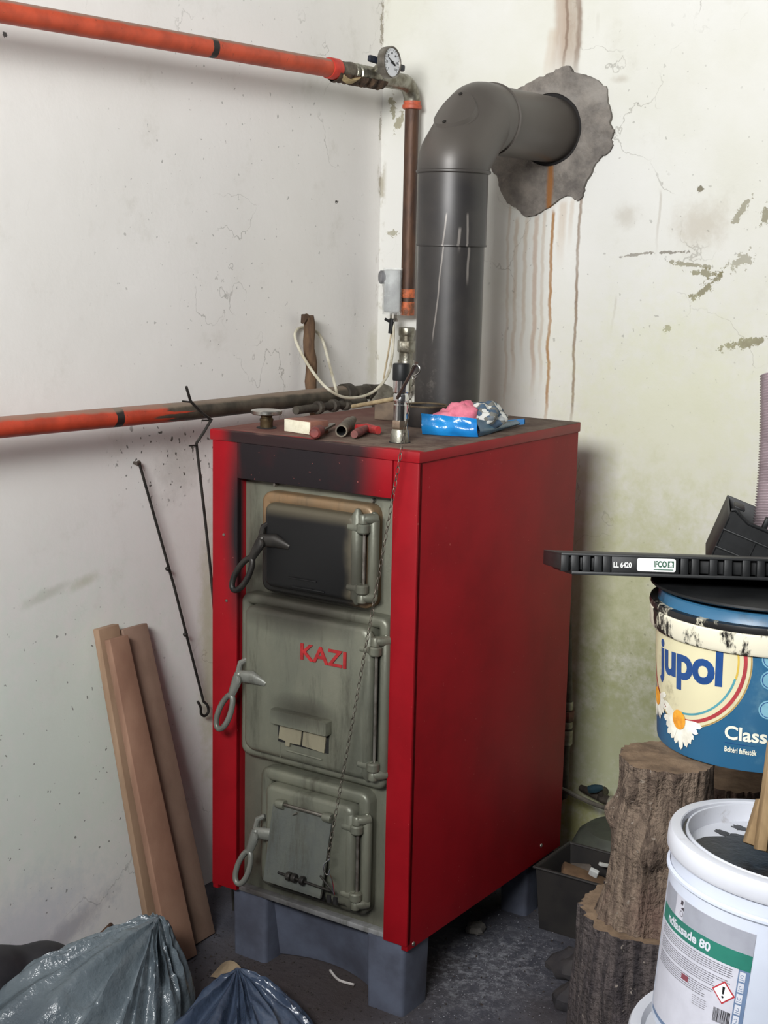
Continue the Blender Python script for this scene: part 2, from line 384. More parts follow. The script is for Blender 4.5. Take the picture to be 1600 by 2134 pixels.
MB().lathe([(HR+0.001, 0), (HR+0.001, 0.002)], (FX, YW+0.0005, FZ), (0, -1, 0), 48).build('flue_gap_shade', M_GAPSHADE, wall_back)  # dark disc paints the shaded, sooty gap round the pipe

# ------------------------------------------------------------------ common materials
def red_mat():
    t = NT('red_enamel')
    c = t.mix(t.mr(t.noise(6, 4, 0.6), 0.35, 0.7), lin((144, 17, 27)), lin((130, 14, 23)))
    nz = t.ma('MULTIPLY', t.ma('SUBTRACT', t.noise(9, 4, 0.6), 0.5), 0.25)
    front = t.mr(t.xyz(1), 0.03, 0.012)
    s1 = t.blob((-0.355, 0, 1.11), (0.285, None, 0.30), 0.70)
    s1 = t.ma('MULTIPLY', s1, t.mr(t.xyz(0), -0.475, -0.425))
    s2 = t.blob((-0.430, 0, 0.96), (0.060, None, 0.30), 0.25)
    s = t.ma('MULTIPLY', t.ma('ADD', t.ma('MAXIMUM', s1, s2), nz, clamp=True), front, clamp=True)
    s = t.ma('MULTIPLY', s, 0.985)
    c = t.mix(s, c, lin((30, 30, 32)))
    c = t.mix(t.mr(t.noise(120, 2, 0.5), 0.73, 0.75, 0, 0.3), c, lin((205, 120, 110)))
    t.bump(t.noise(180, 2, 0.5), 0.08, 0.001)
    return t.out(c, t.ma('MULTIPLY_ADD', s, 0.3, 0.48), 0, 0.14)
M_RED = red_mat()
t = NT('red_lid_with_dust')
top = t.mr(t.xyz(2), 1.1565, 1.1585)
c = t.mix(t.mr(t.noise(6, 4, 0.6), 0.35, 0.7), lin((150, 22, 30)), lin((136, 18, 26)))
s1 = t.ma('MULTIPLY', t.blob((-0.33, 0, 1.14), (0.27, None, 0.25), 0.7), t.mr(t.xyz(1), 0.02, 0.005))
c = t.mix(t.ma('MULTIPLY', t.ma('MULTIPLY', s1, t.mr(t.xyz(0), -0.495, -0.45)), 0.96), c, lin((32, 31, 32)))
dust = t.mix(t.mr(t.noise(16, 6, 0.7), 0.35, 0.65), lin((112, 98, 86)), lin((86, 68, 60)))
edge = t.mr(t.xyz(1), 0.0, 0.05)
dust = t.mix(t.mr(t.noise(45, 4, 0.7, (1, 2.2, 1)), 0.6, 0.68, 0, 0.8), dust, lin((52, 44, 42)))
dust = t.mix(t.ma('MULTIPLY', t.mr(t.xyz(0), -0.2, -0.5), 0.55), dust, lin((118, 62, 56)))
c = t.mix(t.ma('MULTIPLY', top, t.mr(t.ma('ADD', t.ma('MULTIPLY', edge, 0.7), t.noise(10, 4, 0.6)), 0.45, 0.75)), c, dust)
M_LID = t.out(c, t.ma('MULTIPLY_ADD', top, 0.45, 0.4), 0, 0.25)
def cast_mat(name, tint=(120, 120, 105), tint2=(98, 100, 89), sooty=True, black_below=None):
    t = NT(name)
    c = t.mix(t.mr(t.noise(7, 5, 0.65, (1, 1, 0.45)), 0.3, 0.72), lin(tint), lin(tint2))
    c = t.mix(t.mr(t.noise(13, 6, 0.75, (1.8, 1, 0.3)), 0.5, 0.72, 0, 0.7), c, lin((70, 68, 58)))
    nz = t.ma('MULTIPLY', t.ma('SUBTRACT', t.noise(11, 5, 0.65), 0.5), 0.7)
    if sooty:
        a = t.blob((-0.26, 0, 0.900), (0.19, None, 0.155), 0.55); b = t.blob((-0.28, 0, 0.822), (0.24, None, 0.085), 0.2); g = t.blob((-0.40, 0, 0.90), (0.05, None, 0.13), 0.1)
        f = t.blob((-0.25, 0, 0.61), (0.11, None, 0.045), 0.1); h = t.blob((-0.22, 0, 0.195), (0.3, None, 0.06), 0.1)
        s = t.ma('ADD', t.ma('MAXIMUM', t.ma('MULTIPLY', a, 0.95), t.ma('MAXIMUM', b, t.ma('MAXIMUM', t.ma('MULTIPLY', g, 0.8), t.ma('MULTIPLY', t.ma('MAXIMUM', f, h), 0.75)))), t.ma('MULTIPLY', nz, 0.5), clamp=True)
        s = t.ma('MULTIPLY', s, t.mr(t.ma('MAXIMUM', t.ma('MAXIMUM', a, b), t.ma('MAXIMUM', g, t.ma('MAXIMUM', f, h))), 0.0, 0.3))
        c = t.mix(t.ma('MULTIPLY', s, 0.85), c, lin((44, 39, 34)))
    if black_below:
        zz = t.ma('ADD', t.xyz(2), t.ma('MULTIPLY', t.ma('SUBTRACT', t.noise(10, 4, 0.6), 0.5), 0.06))
        xx = t.mr(t.ma('SUBTRACT', t.ma('MULTIPLY', t.xyz(2), 0.55), t.xyz(0)), black_below*0.55+0.03, black_below*0.55+0.11)
        c = t.mix(t.ma('MULTIPLY', t.mr(zz, black_below, black_below-0.08), t.mr(t.xyz(0), -0.105, -0.17)), c, lin((26, 24, 23)))
    t.bump(t.noise(160, 4, 0.6), 0.25, 0.0015)
    return t.out(c, 0.42, 0.3, 0.5)
M_CAST = cast_mat('grey_cast_iron'); M_CASTB = cast_mat('grey_silver_paint', (134, 134, 126), (100, 102, 96), False)
t = NT('sooted_door')
mk = t.ma('MULTIPLY', t.mr(t.xyz(2), 1.018, 0.995), t.mr(t.ma('ADD', t.xyz(0), t.ma('MULTIPLY', t.ma('SUBTRACT', t.noise(14, 3, 0.5), 0.5), 0.03)), -0.132, -0.160))
c = t.mix(mk, lin((84, 78, 64)), lin((17, 17, 18)))
M_SDOOR = t.out(c, 0.5, 0.2, 0.4)
M_BRONZE = cast_mat('heat_browned_cast', (136, 108, 78), (118, 102, 80), True, 0.96)
M_BASE = pm('blue_grey_base_paint', (92, 98, 114), (70, 72, 84), 9, 0.6, 0.1, 0.15, None, 0.3, 0.7)
M_CHROME = pm('chrome', (215, 215, 215), (190, 188, 184), 30, 0.14, 1.0)
M_STEEL = pm('dull_steel', (150, 146, 138), (112, 106, 98), 30, 0.42, 0.85)
M_GALV = pm('galvanised_fitting', (158, 156, 144), (112, 106, 92), 35, 0.38, 0.8, 0.2)
M_RUST = pm('brown_rusty_pipe', (92, 66, 50), (58, 42, 36), 24, 0.55, 0.35, 0.3, (1, 1, 0.3))
M_DARKPIPE = pm('dark_old_pipe', (84, 78, 68), (54, 48, 42), 22, 0.65, 0.25, 0.2)
M_BLACKP = pm('black_plastic', (18, 19, 20), (27, 28, 29), 25, 0.48, 0, 0.05, spec=0.3)
M_RPRINT = pm('red_letter_paint', (168, 34, 36), (140, 24, 28), 60, 0.6)
M_DARKHOLE = pm('dark_inside', (20, 19, 19), (28, 26, 25), 30, 0.95)

# ------------------------------------------------------------------ boiler
boiler = thing('boiler', 'red solid-fuel boiler with grey cast-iron doors on blue-grey legs', 'boiler')
BW, BL, Z0, Z1 = 0.512, 0.664, 0.159, 1.159
LW0, RW0 = -0.443, -0.059        # inner edges of the two front strips
# side panels: folded sheets with a front strip
def side(x0, x1, xi, nm):
    m = MB(); m.bb(min(x0, x1), max(x0, x1), 0.002, BL, Z0-(0.006 if x1 == 0 else 0), Z1-0.021, 0.002)
    m.bb(min(x0, xi), max(x1, xi) if x1 == 0 else xi, 0.0, 0.018, Z0+0.004, Z1-0.021, 0.0025)
    return m.build(nm, M_RED, boiler)
m = MB(); m.bb(-0.016, -0.001, 0.003, BL, Z0-0.010, Z1-0.021, 0.0015); m.bb(RW0, -0.001, 0.0, 0.016, Z0, Z1-0.021, 0.003); rp = m.build('side_panel', M_RED, boiler)
m = MB(); m.bb(-BW+0.002, -BW+0.017, 0.003, BL, Z0-0.010, Z1-0.021, 0.0015); m.bb(-BW+0.002, LW0, 0.0, 0.016, Z0, Z1-0.021, 0.003)
m.bb(LW0-0.003, LW0, 0.002, 0.05, Z0, Z1-0.03, 0.0008); m.build('side_panel', M_RED, boiler)
MB().bb(-BW+0.01, -0.01, BL-0.012, BL, Z0, Z1-0.021).build('back_panel', M_RED, boiler)
m = MB(); m.bb(-BW-0.002, 0.002, -0.003, BL+0.004, Z1-0.022, Z1, 0.0022); m.build('lid', M_LID, boiler, label='red lid dusted brown on top')
MB().bb(LW0+0.001, RW0-0.001, -0.002, 0.012, 1.063, 1.137, 0.002).build('upper_front_panel', M_RED, boiler, label='sooty red panel above the doors')
sp = rp
for (x, z) in ((-0.478, 0.94), (-0.47, 0.80)):
    MB().lathe([(0.0035, 0), (0.003, 0.0015), (0.0, 0.002)], (x, 0.0, z), (0, -1, 0), 10, True, False).build('screw', M_STEEL, boiler)
for (px_, py_) in ((1128, 1762), (862, 1967)):
    p = PX(px_, py_, 0, 0.0)
    MB().lathe([(0.005, 0), (0.004, 0.002), (0.0, 0.0028)], (-0.001, p.y, p.z), (1, 0, 0), 10, True, False).build('screw', M_STEEL, boiler)
# cast front plate behind the doors
YF = 0.030
cp = MB().bb(-0.47, -0.03, YF, 0.06, 0.160, 1.075, 0.003).build('front_plate', M_CAST, boiler)
m = MB(); m.bb(-0.446, -0.058, 0.012, YF+0.004, 0.156, 0.168, 0.002)
m.build('plate_ledge', cast_mat('ash_whitened_ledge', (150, 150, 150), (90, 88, 88), False), cp)
for x, z in ((-0.362, 1.056), (-0.120, 1.050)):
    MB().lathe([(0.004, 0), (0.004, 0.008), (0.003, 0.010)], (x, YF, z), (0, -1, 0), 10).build('stud', M_STEEL, cp)

def frame(name, x0, x1, z0, z1, wd, mat, r=0.022, y1=0.0, parent=boiler):
    m = MB(); b = 0.008
    m.rr(x0, x1, z0, z1, r, [(0, YF), (0, y1+b), (b*0.3, y1+b*0.3), (b, y1), (wd-b, y1), (wd-b*0.3, y1+b*0.3), (wd, y1+b), (wd, YF)], 5, False)
    return m.build(name, mat, parent, 50)
def door(name, x0, x1, z0, z1, mat, y0=0.02, y1=-0.022, r=0.018, b=0.011):
    m = MB(); m.rr(x0, x1, z0, z1, r, [(0, y0), (0, y1+b), (b*0.12, y1+b*0.62), (b*0.4, y1+b*0.25), (b, y1)], 6, True)
    return m.build(name, mat, boiler, 50)
def hinge(x, zu, zl, y, par, mat=M_CAST, rx=0.011):
    for z, s in ((zu, 1), (zl, -1)):
        m = MB(); m.lathe([(0.011, -0.011), (0.0135, -0.008), (0.0135, 0.005), (0.011, 0.008)], (x, y-0.004, z), seg=18)
        m.lathe([(0.0095, 0), (0.0095, 0.013), (0.007, 0.017)], (x, y-0.004, z+0.009 if s > 0 else z-0.028), seg=14)
        m.tube([(x, y-0.004, z+0.018*s), (x+0.010, y+0.004, z+0.018*s), (x+0.016, y+0.016, z+0.018*s)], [0.0095, 0.0105, 0.011], 12)
        m.tube([(x, y-0.004, z-0.001), (x-0.016, y-0.002, z-0.001), (x-0.034, y-0.006, z-0.001)], [0.011, 0.011, 0.007], 12)
        m.build('hinge', mat, par)
    MB().tube([(x-0.017, y+0.001, zl-0.035), (x-0.017, y+0.001, zl-0.02), (x-0.017, y+0.001, zu+0.02), (x-0.017, y+0.001, zu+0.035)], [0.004, 0.0125, 0.0125, 0.004], 14).build('edge_bead', mat, par)
    MB().tube([(x+0.013, y+0.013, zl-0.03), (x+0.013, y+0.013, zl-0.015), (x+0.013, y+0.013, zu+0.015), (x+0.013, y+0.013, zu+0.03)], [0.004, 0.011, 0.011, 0.004], 14).build('frame_bead', mat, par)
    MB().tube([(x, y, zl), (x, y, zu)], 0.0035, 10).build('hinge_pin', M_STEEL, par)
def handle(px0, pz0, px1, pz1, par, mat=M_CASTB, y=-0.035):
    """lever with an open loop grip, from the pivot at the door edge to the loop's end"""
    m = MB(); a = Vector((px0, y, pz0)); e = Vector((px1, y-0.018, pz1)); d = (e-a); L_ = d.length; d.normalize()
    sd = d.cross(Vector((0, -1, 0.1))).normalized()
    cpt = a+d*(L_*0.66); loop = []
    for k in range(28):
        an = 2*math.pi*k/28; q = math.cos(an); wdt = 0.0150*(1.0+0.12*q)
        loop.append(cpt + d*(L_*0.33*q) + sd*(wdt*math.sin(an)))
    m.tube(loop, 0.0062, 12, True)
    m.tube([a-d*0.012+sd*0.004, a, a+d*(L_*0.2), a+d*(L_*0.36)], [0.008, 0.012, 0.010, 0.008], 12, flat=0.75)
    h = m.build('handle', mat, par)
    m = MB(); m.tube([(px0+0.002, 0.0, pz0), (px0+0.002, y-0.006, pz0)], 0.010, 14)
    m.tube([(px0-0.004, y+0.004, pz0+0.004), (px0+0.030, y+0.010, pz0+0.006), (px0+0.062, -0.020, pz0-0.004)], [0.012, 0.014, 0.006], 14, flat=0.6)
    m.tube([(px0-0.008, y+0.012, pz0+0.008), (px0-0.004, y+0.014, pz0+0.030), (px0+0.010, y+0.02, pz0+0.040)], [0.007, 0.006, 0.005], 10)
    m.build('latch', mat, par)
    return h
# upper door
frame('door_frame', -0.379, -0.101, 0.836, 1.044, 0.026, M_BRONZE)
du = door('upper_door', -0.356, -0.129, 0.852, 1.025, M_SDOOR); du['label'] = 'soot-blackened upper door'
MB().bb(-0.29, -0.22, -0.0245, -0.020, 0.879, 0.882, 0.001).build('rib', M_SDOOR, du)
MB().bb(-0.28, -0.20, -0.0245, -0.020, 0.861, 0.864, 0.001).build('rib', M_SDOOR, du)
hinge(-0.114, 1.002, 0.882, -0.012, du, M_CAST)
M_SOOTMET = pm('soot_dark_metal', (52, 49, 45), (36, 34, 33), 30, 0.45, 0.5)
handle(-0.352, 0.945, -0.408, 0.842, du, M_SOOTMET)
# feed door
frame('door_frame', -0.432, -0.062, 0.473, 0.826, 0.024, M_CAST)
dm = door('feed_door', -0.408, -0.090, 0.494, 0.806, M_CAST, r=0.024, b=0.012)
V, F = text2d('KAZI', 0.05, 0.0009); V = fit2d(V, -0.257, -0.144, 0.716, 0.750)
m = MB(); n_ = len(V)
m.v = [(x, -0.0245, z) for x, z in V]+[(x, -0.0218, z) for x, z in V]; m.f = list(F)
from collections import Counter
ec = Counter(); od = {}
for f in F:
    for i in range(len(f)):
        e = (f[i], f[(i+1) % len(f)]); ec[tuple(sorted(e))] += 1; od[tuple(sorted(e))] = e
for k, c_ in ec.items():
    if c_ == 1: a, b = od[k]; m.f.append((b, a, a+n_, b+n_))
m.build('raised_lettering', M_RPRINT, dm, label='red raised KAZI lettering')
m = MB(); m.rr(-0.322, -0.178, 0.572, 0.604, 0.004, [(0, -0.018), (0, -0.036), (0.002, -0.040), (0.010, -0.040)], 3, True); m.build('air_hood', M_CAST, dm)
MB().bb(-0.312, -0.184, -0.0235, -0.020, 0.532, 0.573).build('air_slot', M_DARKHOLE, dm)
M_PLT = cast_mat('pale_air_plate', (150, 143, 120), (134, 128, 108), False)
m = MB(); m.prism([(-0.308, 0.540), (-0.304, 0.571), (-0.248, 0.572), (-0.252, 0.537), (-0.279, 0.536), (-0.280, 0.528), (-0.290, 0.528), (-0.290, 0.538)], lambda a, b, t: (a, t, b), -0.0275, -0.0240); m.build('air_plate', M_PLT, dm)
m = MB(); m.prism([(-0.247, 0.537), (-0.244, 0.572), (-0.188, 0.572), (-0.192, 0.533)], lambda a, b, t: (a, t, b), -0.0275, -0.0240); m.build('air_plate', M_PLT, dm)
m = MB(); m.tube([(-0.290, -0.0225, 0.517), (-0.200, -0.0225, 0.516)], 0.0022, 8); m.tube([(-0.307, -0.022, 0.530), (-0.307, -0.022, 0.498)], 0.0014, 6); m.build('casting_bead', M_CAST, dm)
hinge(-0.080, 0.764, 0.527, -0.012, dm)
handle(-0.410, 0.650, -0.448, 0.538, dm)
# ash door with draught flap
frame('door_frame', -0.378, -0.100, 0.194, 0.458, 0.028, M_CAST)
dl = door('ash_door', -0.349, -0.124, 0.214, 0.432, M_CAST)
hinge(-0.116, 0.388, 0.244, -0.012, dl)
handle(-0.362, 0.318, -0.394, 0.208, dl)
fl = MB()
def FP(a, b, t):       # flap hangs slightly open at the bottom
    k = (0.402-b)/0.17; return (a, -0.030-0.016*k+t, b)
fl.prism([(-0.316, 0.398), (-0.166, 0.398), (-0.181, 0.232), (-0.328, 0.232)], FP, -0.003, 0.003); flap = fl.build('draught_flap', cast_mat('flap_grey', (112, 114, 104), (88, 92, 90), True), dl)
MB().tube([(-0.305, -0.034, 0.404), (-0.165, -0.034, 0.404)], 0.0035, 10).build('flap_rod', M_STEEL, dl)
for x in (-0.296, -0.176):
    m = MB(); m.lathe([(0.009, -0.010), (0.010, -0.006), (0.010, 0.006), (0.009, 0.010)], (x, -0.033, 0.402), (1, 0, 0), 14); m.bb(x-0.008, x+0.008, -0.033, -0.018, 0.395, 0.409, 0.002); m.build('flap_hinge', M_CAST, dl)
m = MB()
for x in (-0.257, -0.243, -0.222): m.lathe([(0.008, -0.005), (0.0095, -0.003), (0.0095, 0.003), (0.008, 0.005)], (x, -0.054, 0.262), (1, 0, 0.02), 12)
m.tube([(-0.285, -0.054, 0.263), (-0.150, -0.054, 0.259)], 0.0028, 8); m.tube([(-0.205, -0.054, 0.261), (-0.150, -0.052, 0.259), (-0.178, -0.054, 0.285)], 0.0022, 8)
m.build('adjusting_screw', M_SOOTMET, dl)
for k in range(6):
    x = -0.245+k*0.016; MB().bb(x, x+0.009, -0.026, -0.021, 0.216, 0.232).build('air_gap', M_DARKHOLE, dl)
MB().tube([(-0.262, -0.036, 0.388), (-0.252, -0.036, 0.394)], 0.002, 8).build('cotter_pin', M_STEEL, flap)
# base: apron and four legs
m = MB(); m.grid(14, 8, lambda u, v: (-0.437+0.352*u, 0.028+0.075*math.sin(math.pi*u)**0.7*(0.35+0.65*v), 0.158-0.155*v)); ap = m.build('base_apron', M_BASE, boiler)
m = MB(); m.bb(-0.48, -0.02, 0.10, 0.64, 0.150, 0.165); m.build('ash_pan_floor', M_BASE, boiler)
def leg(x0, x1, y0, y1, tp):
    m = MB(); b = bmesh.new(); bmesh.ops.create_cube(b, size=1)
    for v in b.verts:
        k = 1 if v.co.z > 0 else 1-tp
        cx, cy = (x0+x1)/2, (y0+y1)/2
        v.co = Vector((cx+v.co.x*(x1-x0)*k, cy+v.co.y*(y1-y0)*k, 0.158 if v.co.z > 0 else 0.0))
    bmesh.ops.bevel(b, geom=[e for e in b.edges if abs(e.verts[0].co.z-e.verts[1].co.z) > 0.1], offset=0.010, segments=3, profile=0.5, affect='EDGES')
    b.verts.index_update(); m.add([v.co for v in b.verts], [[v.index for v in f.verts] for f in b.faces]); b.free()
    return m.build('leg', M_BASE, boiler)
leg(-0.104, -0.010, 0.006, 0.105, 0.05); leg(-0.470, -0.375, 0.020, 0.105, 0.05); leg(-0.104, -0.030, 0.56, 0.63, 0.05); leg(-0.470, -0.40, 0.56, 0.63, 0.05)
# knob cap on top
m = MB(); m.lathe([(0.021, 0), (0.021, 0.002)], (-0.437, 0.088, Z1), seg=24); m.build('hole_rim', M_DARKHOLE, boiler)
kn = MB().lathe([(0.0135, 0), (0.0135, 0.014), (0.0145, 0.016), (0.0145, 0.020), (0.0120, 0.022), (0.0120, 0.028)], (-0.437, 0.088, Z1), seg=20).build('valve_stem', pm('brass_dirty', (112, 98, 72), (70, 60, 46), 40, 0.4, 0.8), boiler)
MB().lathe([(0.010, 0.026), (0.030, 0.029), (0.0325, 0.031), (0.0325, 0.0365), (0.031, 0.038), (0.0, 0.0385)], (-0.437, 0.088, Z1), seg=36, cap1=False).build('valve_wheel', pm('bare_aluminium', (205, 203, 196), (170, 168, 160), 40, 0.25, 0.95), kn, label='flat round aluminium cap')
# draught regulator
RX, RY = -0.104, 0.089
rg = MB().lathe([(0.0185, 0), (0.0185, 0.010), (0.0165, 0.024), (0.015, 0.027)], (RX, RY, Z1), seg=24).build('draught_regulator', M_GALV, boiler)
MB().lathe([(0.021, 0.0), (0.021, 0.0015)], (RX, RY, Z1), seg=24).build('hole_rim', M_DARKHOLE, rg)
MB().lathe([(0.016, 0.027), (0.0165, 0.028), (0.0165, 0.043), (0.016, 0.044)], (RX, RY, Z1), seg=6).build('nut', pm('pinkish_brass', (178, 160, 142), (150, 130, 112), 40, 0.25, 0.9), rg)
MB().lathe([(0.0135, 0.044), (0.0135, 0.074), (0.012, 0.076), (0.012, 0.080), (0.0145, 0.082), (0.0145, 0.094), (0.0125, 0.097), (0.0155, 0.100), (0.0155, 0.124)], (RX, RY, Z1), seg=28).build('sleeve', M_CHROME, rg)
MB().lathe([(0.0165, 0.122), (0.0170, 0.124), (0.0170, 0.152), (0.0155, 0.155)], (RX, RY, Z1), seg=28).build('cap', M_BLACKP, rg, label='black plastic cap')
a = Vector((RX, RY, Z1+0.088)); b = PX(735, 847, 1, 0.20)
MB().tube([a, b], [0.0045, 0.0045], 10).build('handle_rod', pm('tan_rod', (168, 150, 116), (140, 122, 92), 40, 0.6), rg)
tip = PX(868, 757, 1, -0.02)
MB().tube([a+Vector((0.0, -0.012, 0)), tip], 0.0034, 6).build('lever', pm('brown_lever', (84, 66, 58), (66, 52, 46), 40, 0.5, 0.4), rg)
hb = PX(866, 795, 1, -0.021)
hk = cr([PX(857, 770, 1, -0.02), PX(861, 761, 1, -0.02), PX(871, 761, 1, -0.02), PX(875, 772, 1, -0.02), PX(869, 780, 1, -0.02), PX(861, 784, 1, -0.02), PX(861, 789, 1, -0.02), PX(866, 789, 1, -0.02), PX(868, 783, 1, -0.02)], 5)
MB().tube(hk, 0.0013, 8).build('hook', M_CHROME, rg)
ce = PX(683, 1790, 1, -0.062); cs = PX(863, 789, 1, -0.021); m = MB(); L_ = (ce-cs).length; d = (ce-cs)/L_; nl = int(L_/0.0125)
sx_ = d.cross(Vector((0, 1, 0))).normalized(); sy_ = d.cross(sx_)
for k in range(nl):
    c0 = cs+d*(L_*(k+0.5)/nl); s_ = sx_ if k % 2 else sy_; c0 = c0+Vector((0, -0.004*math.sin(math.pi*k/nl), -0.012*math.sin(math.pi*k/nl)))
    m.tube([c0 + d*(0.0078*math.cos(q*math.pi/5)) + s_*(0.0034*math.sin(q*math.pi/5)) for q in range(10)], 0.0007, 5, True)
m.build('chain', pm('dull_chain', (104, 98, 88), (84, 78, 70), 40, 0.5, 0.7), rg)
m = MB(); m.tube(cr([ce+Vector((0, 0, 0.01)), ce+Vector((0.004, 0, 0)), ce+Vector((-0.008, 0, -0.012)), ce+Vector((-0.010, 0, -0.028)), ce+Vector((0.0, 0, -0.034)), ce+Vector((0.006, 0, -0.02))], 5), 0.0013, 8)
m.tube(cr([ce+Vector((0.004, 0, -0.03)), ce+Vector((0.01, 0.002, -0.045)), ce+Vector((0.012, 0.006, -0.075))], 4), 0.0016, 6); m.build('hook', M_CHROME, rg)

# ------------------------------------------------------------------ flue
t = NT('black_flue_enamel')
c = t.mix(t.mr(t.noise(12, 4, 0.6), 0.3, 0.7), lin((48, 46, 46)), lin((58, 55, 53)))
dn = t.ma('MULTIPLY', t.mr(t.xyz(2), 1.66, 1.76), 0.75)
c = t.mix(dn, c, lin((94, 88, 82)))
for (px_, y0, y1, w_) in ((925, 450, 720, 0.0022), (955, 450, 600, 0.0018), (945, 480, 530, 0.003)):
    a = PX(px_, y0, 1, 0.42); b = PX(px_-(28 if w_ == 0.0022 else 4), y1, 1, 0.42); k = (b.x-a.x)/(b.z-a.z)
    d = t.ma('ABSOLUTE', t.ma('SUBTRACT', t.ma('ADD', t.xyz(0), t.ma('MULTIPLY', t.ma('SUBTRACT', t.noise(9, 3, 0.5), 0.5), 0.006)), t.ma('MULTIPLY_ADD', t.xyz(2), k, a.x-k*a.z)))
    mk = t.ma('MULTIPLY', t.ma('MULTIPLY', t.mr(d, w_, w_*0.4), t.mr(t.xyz(2), b.z, b.z+0.03)), t.ma('MULTIPLY', t.mr(t.xyz(2), a.z+0.01, a.z), t.mr(t.xyz(1), FY, FY-0.03)))
    c = t.mix(t.ma('MULTIPLY', mk, 0.7), c, lin((140, 134, 128)))
c = t.mix(t.ma('MULTIPLY', t.blob((FX, FY-0.07, 1.24), (0.05, 0.1, 0.11), 0.1), t.mr(t.noise(45, 5, 0.7), 0.5, 0.7, 0, 0.6)), c, lin((110, 106, 100)))
M_FLUE = t.out(c, 0.42, 0.2, 0.5)
flue = thing('flue_pipe', 'black steel flue pipe with elbow running into the wall', 'flue pipe', (0, 0, 0))
MB().lathe([(FR-0.0035, 0), (FR-0.0035, 0.388)], (FX, FY, Z1), seg=56).build('lower_section', M_FLUE, flue)
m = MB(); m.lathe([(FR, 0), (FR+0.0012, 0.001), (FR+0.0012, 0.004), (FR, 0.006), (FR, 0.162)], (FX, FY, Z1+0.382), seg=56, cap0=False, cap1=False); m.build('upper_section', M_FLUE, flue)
zc = Z1+0.382+0.158; yb = 0.0986
elb = [(FX, FY, zc), (FX, FY, FZ-yb), (FX, FY+yb, FZ), (FX, FY+yb+0.050, FZ)]
def bend(pts, n=4):                                        # short rounded mitres
    P = [Vector(p) for p in pts]; out = [P[0]]
    for i in range(1, len(P)-1):
        a = P[i]+(P[i-1]-P[i]).normalized()*0.014; b = P[i]+(P[i+1]-P[i]).normalized()*0.014
        for k in range(n+1): q = k/n; out.append((1-q)**2*a+2*q*(1-q)*P[i]+q*q*b)
    return out+[P[-1]]
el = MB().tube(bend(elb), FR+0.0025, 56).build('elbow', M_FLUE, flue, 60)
MB().lathe([(FR+0.003, 0), (FR+0.0055, 0.002), (FR+0.0055, 0.006), (FR+0.003, 0.008)], (FX, FY, zc-0.002), seg=56).build('seam', M_FLUE, flue)
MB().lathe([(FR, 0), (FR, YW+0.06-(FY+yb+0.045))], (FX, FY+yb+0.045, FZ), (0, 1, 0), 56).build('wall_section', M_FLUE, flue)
MB().lathe([(FR+0.003, 0), (FR+0.0055, 0.002), (FR+0.0055, 0.005), (FR+0.003, 0.007)], (FX, FY+yb+0.047, FZ), (0, 1, 0), 56).build('seam', M_FLUE, flue)
# inspection cover on the outer face of the elbow
nrm = Vector((0, -1, 1)).normalized(); upv = Vector((0, 1, 1)).normalized(); cc = Vector((FX, FY+yb*0.5, FZ-yb*0.5))
m = MB()
def COV(u, v):
    a = v*2*math.pi; rr_ = u
    X = rr_*0.052*math.cos(a); S = rr_*0.060*math.sin(a)*(1 if math.sin(a) > 0 else 0.95)
    return cc + Vector((1, 0, 0))*X + upv*S + nrm*(math.sqrt(max(0, (FR+0.0100)**2-X*X))-(0.0 if u < 0.95 else 0.0085))
m.grid(20, 48, lambda u, v: COV(u, v)); cov = m.build('inspection_cover', M_FLUE, flue, 40)
for s in (-1, 1):
    q = cc+upv*(0.045*s)+nrm*(FR+0.0100)
    MB().lathe([(0.0045, -0.002), (0.0045, 0.002), (0.002, 0.0035)], q, nrm, 10).build('cover_screw', M_SOOTMET, cov)
# ------------------------------------------------------------------ pipes on the left wall
def band_mat(name, paint, bare, y_switch, bands, ragged=0.05):
    t = NT(name)
    c = t.mix(t.mr(t.noise(18, 5, 0.6), 0.3, 0.75), lin(paint), lin(tuple(int(q*0.82) for q in paint)))
    c = t.mix(t.mr(t.noise(60, 4, 0.7), 0.64, 0.7, 0, 0.6), c, lin((70, 48, 38)))
    if y_switch is not None:
        yy = t.ma('ADD', t.xyz(1), t.ma('MULTIPLY', t.ma('SUBTRACT', t.noise(6, 5, 0.65, (14, 1, 14)), 0.5), ragged*18))
        c = t.mix(t.mr(yy, y_switch-0.02, y_switch+0.02), c, t.mix(t.mr(t.noise(25, 4, 0.6), 0.3, 0.7), lin(bare), lin(tuple(int(q*0.65) for q in bare))))
    for (y0, hw) in bands:
        d = t.ma('ABSOLUTE', t.ma('SUBTRACT', t.ma('ADD', t.xyz(1), t.ma('MULTIPLY', t.ma('SUBTRACT', t.noise(40, 3, 0.5), 0.5), 0.012)), y0))
        c = t.mix(t.mr(d, hw+0.002, hw), c, lin((38, 32, 30)))
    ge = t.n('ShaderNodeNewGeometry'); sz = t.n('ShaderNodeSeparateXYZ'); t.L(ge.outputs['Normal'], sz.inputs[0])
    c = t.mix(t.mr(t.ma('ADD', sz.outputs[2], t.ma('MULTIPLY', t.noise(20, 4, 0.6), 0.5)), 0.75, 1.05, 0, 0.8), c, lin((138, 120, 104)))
    return t.out(c, 0.5, 0, 0.4)
PXX = -0.62; PU = PX(690, 143, 0, PXX); PU0 = PX(0, 25, 0, PXX)
up = thing('supply_pipe', 'orange-painted heating pipe with dial thermometer and rusty riser in the corner', 'pipe')
yb1 = PX(437, 100, 0, PXX).y
M_OR1 = band_mat('orange_pipe_paint', (206, 84, 54), (96, 66, 50), None, [(yb1, 0.009)])
zU = 1.942
MB().tube([(PXX, -1.9, zU-0.024), (PXX, 0.555, zU)], 0.0208, 20).build('painted_pipe', M_OR1, up)
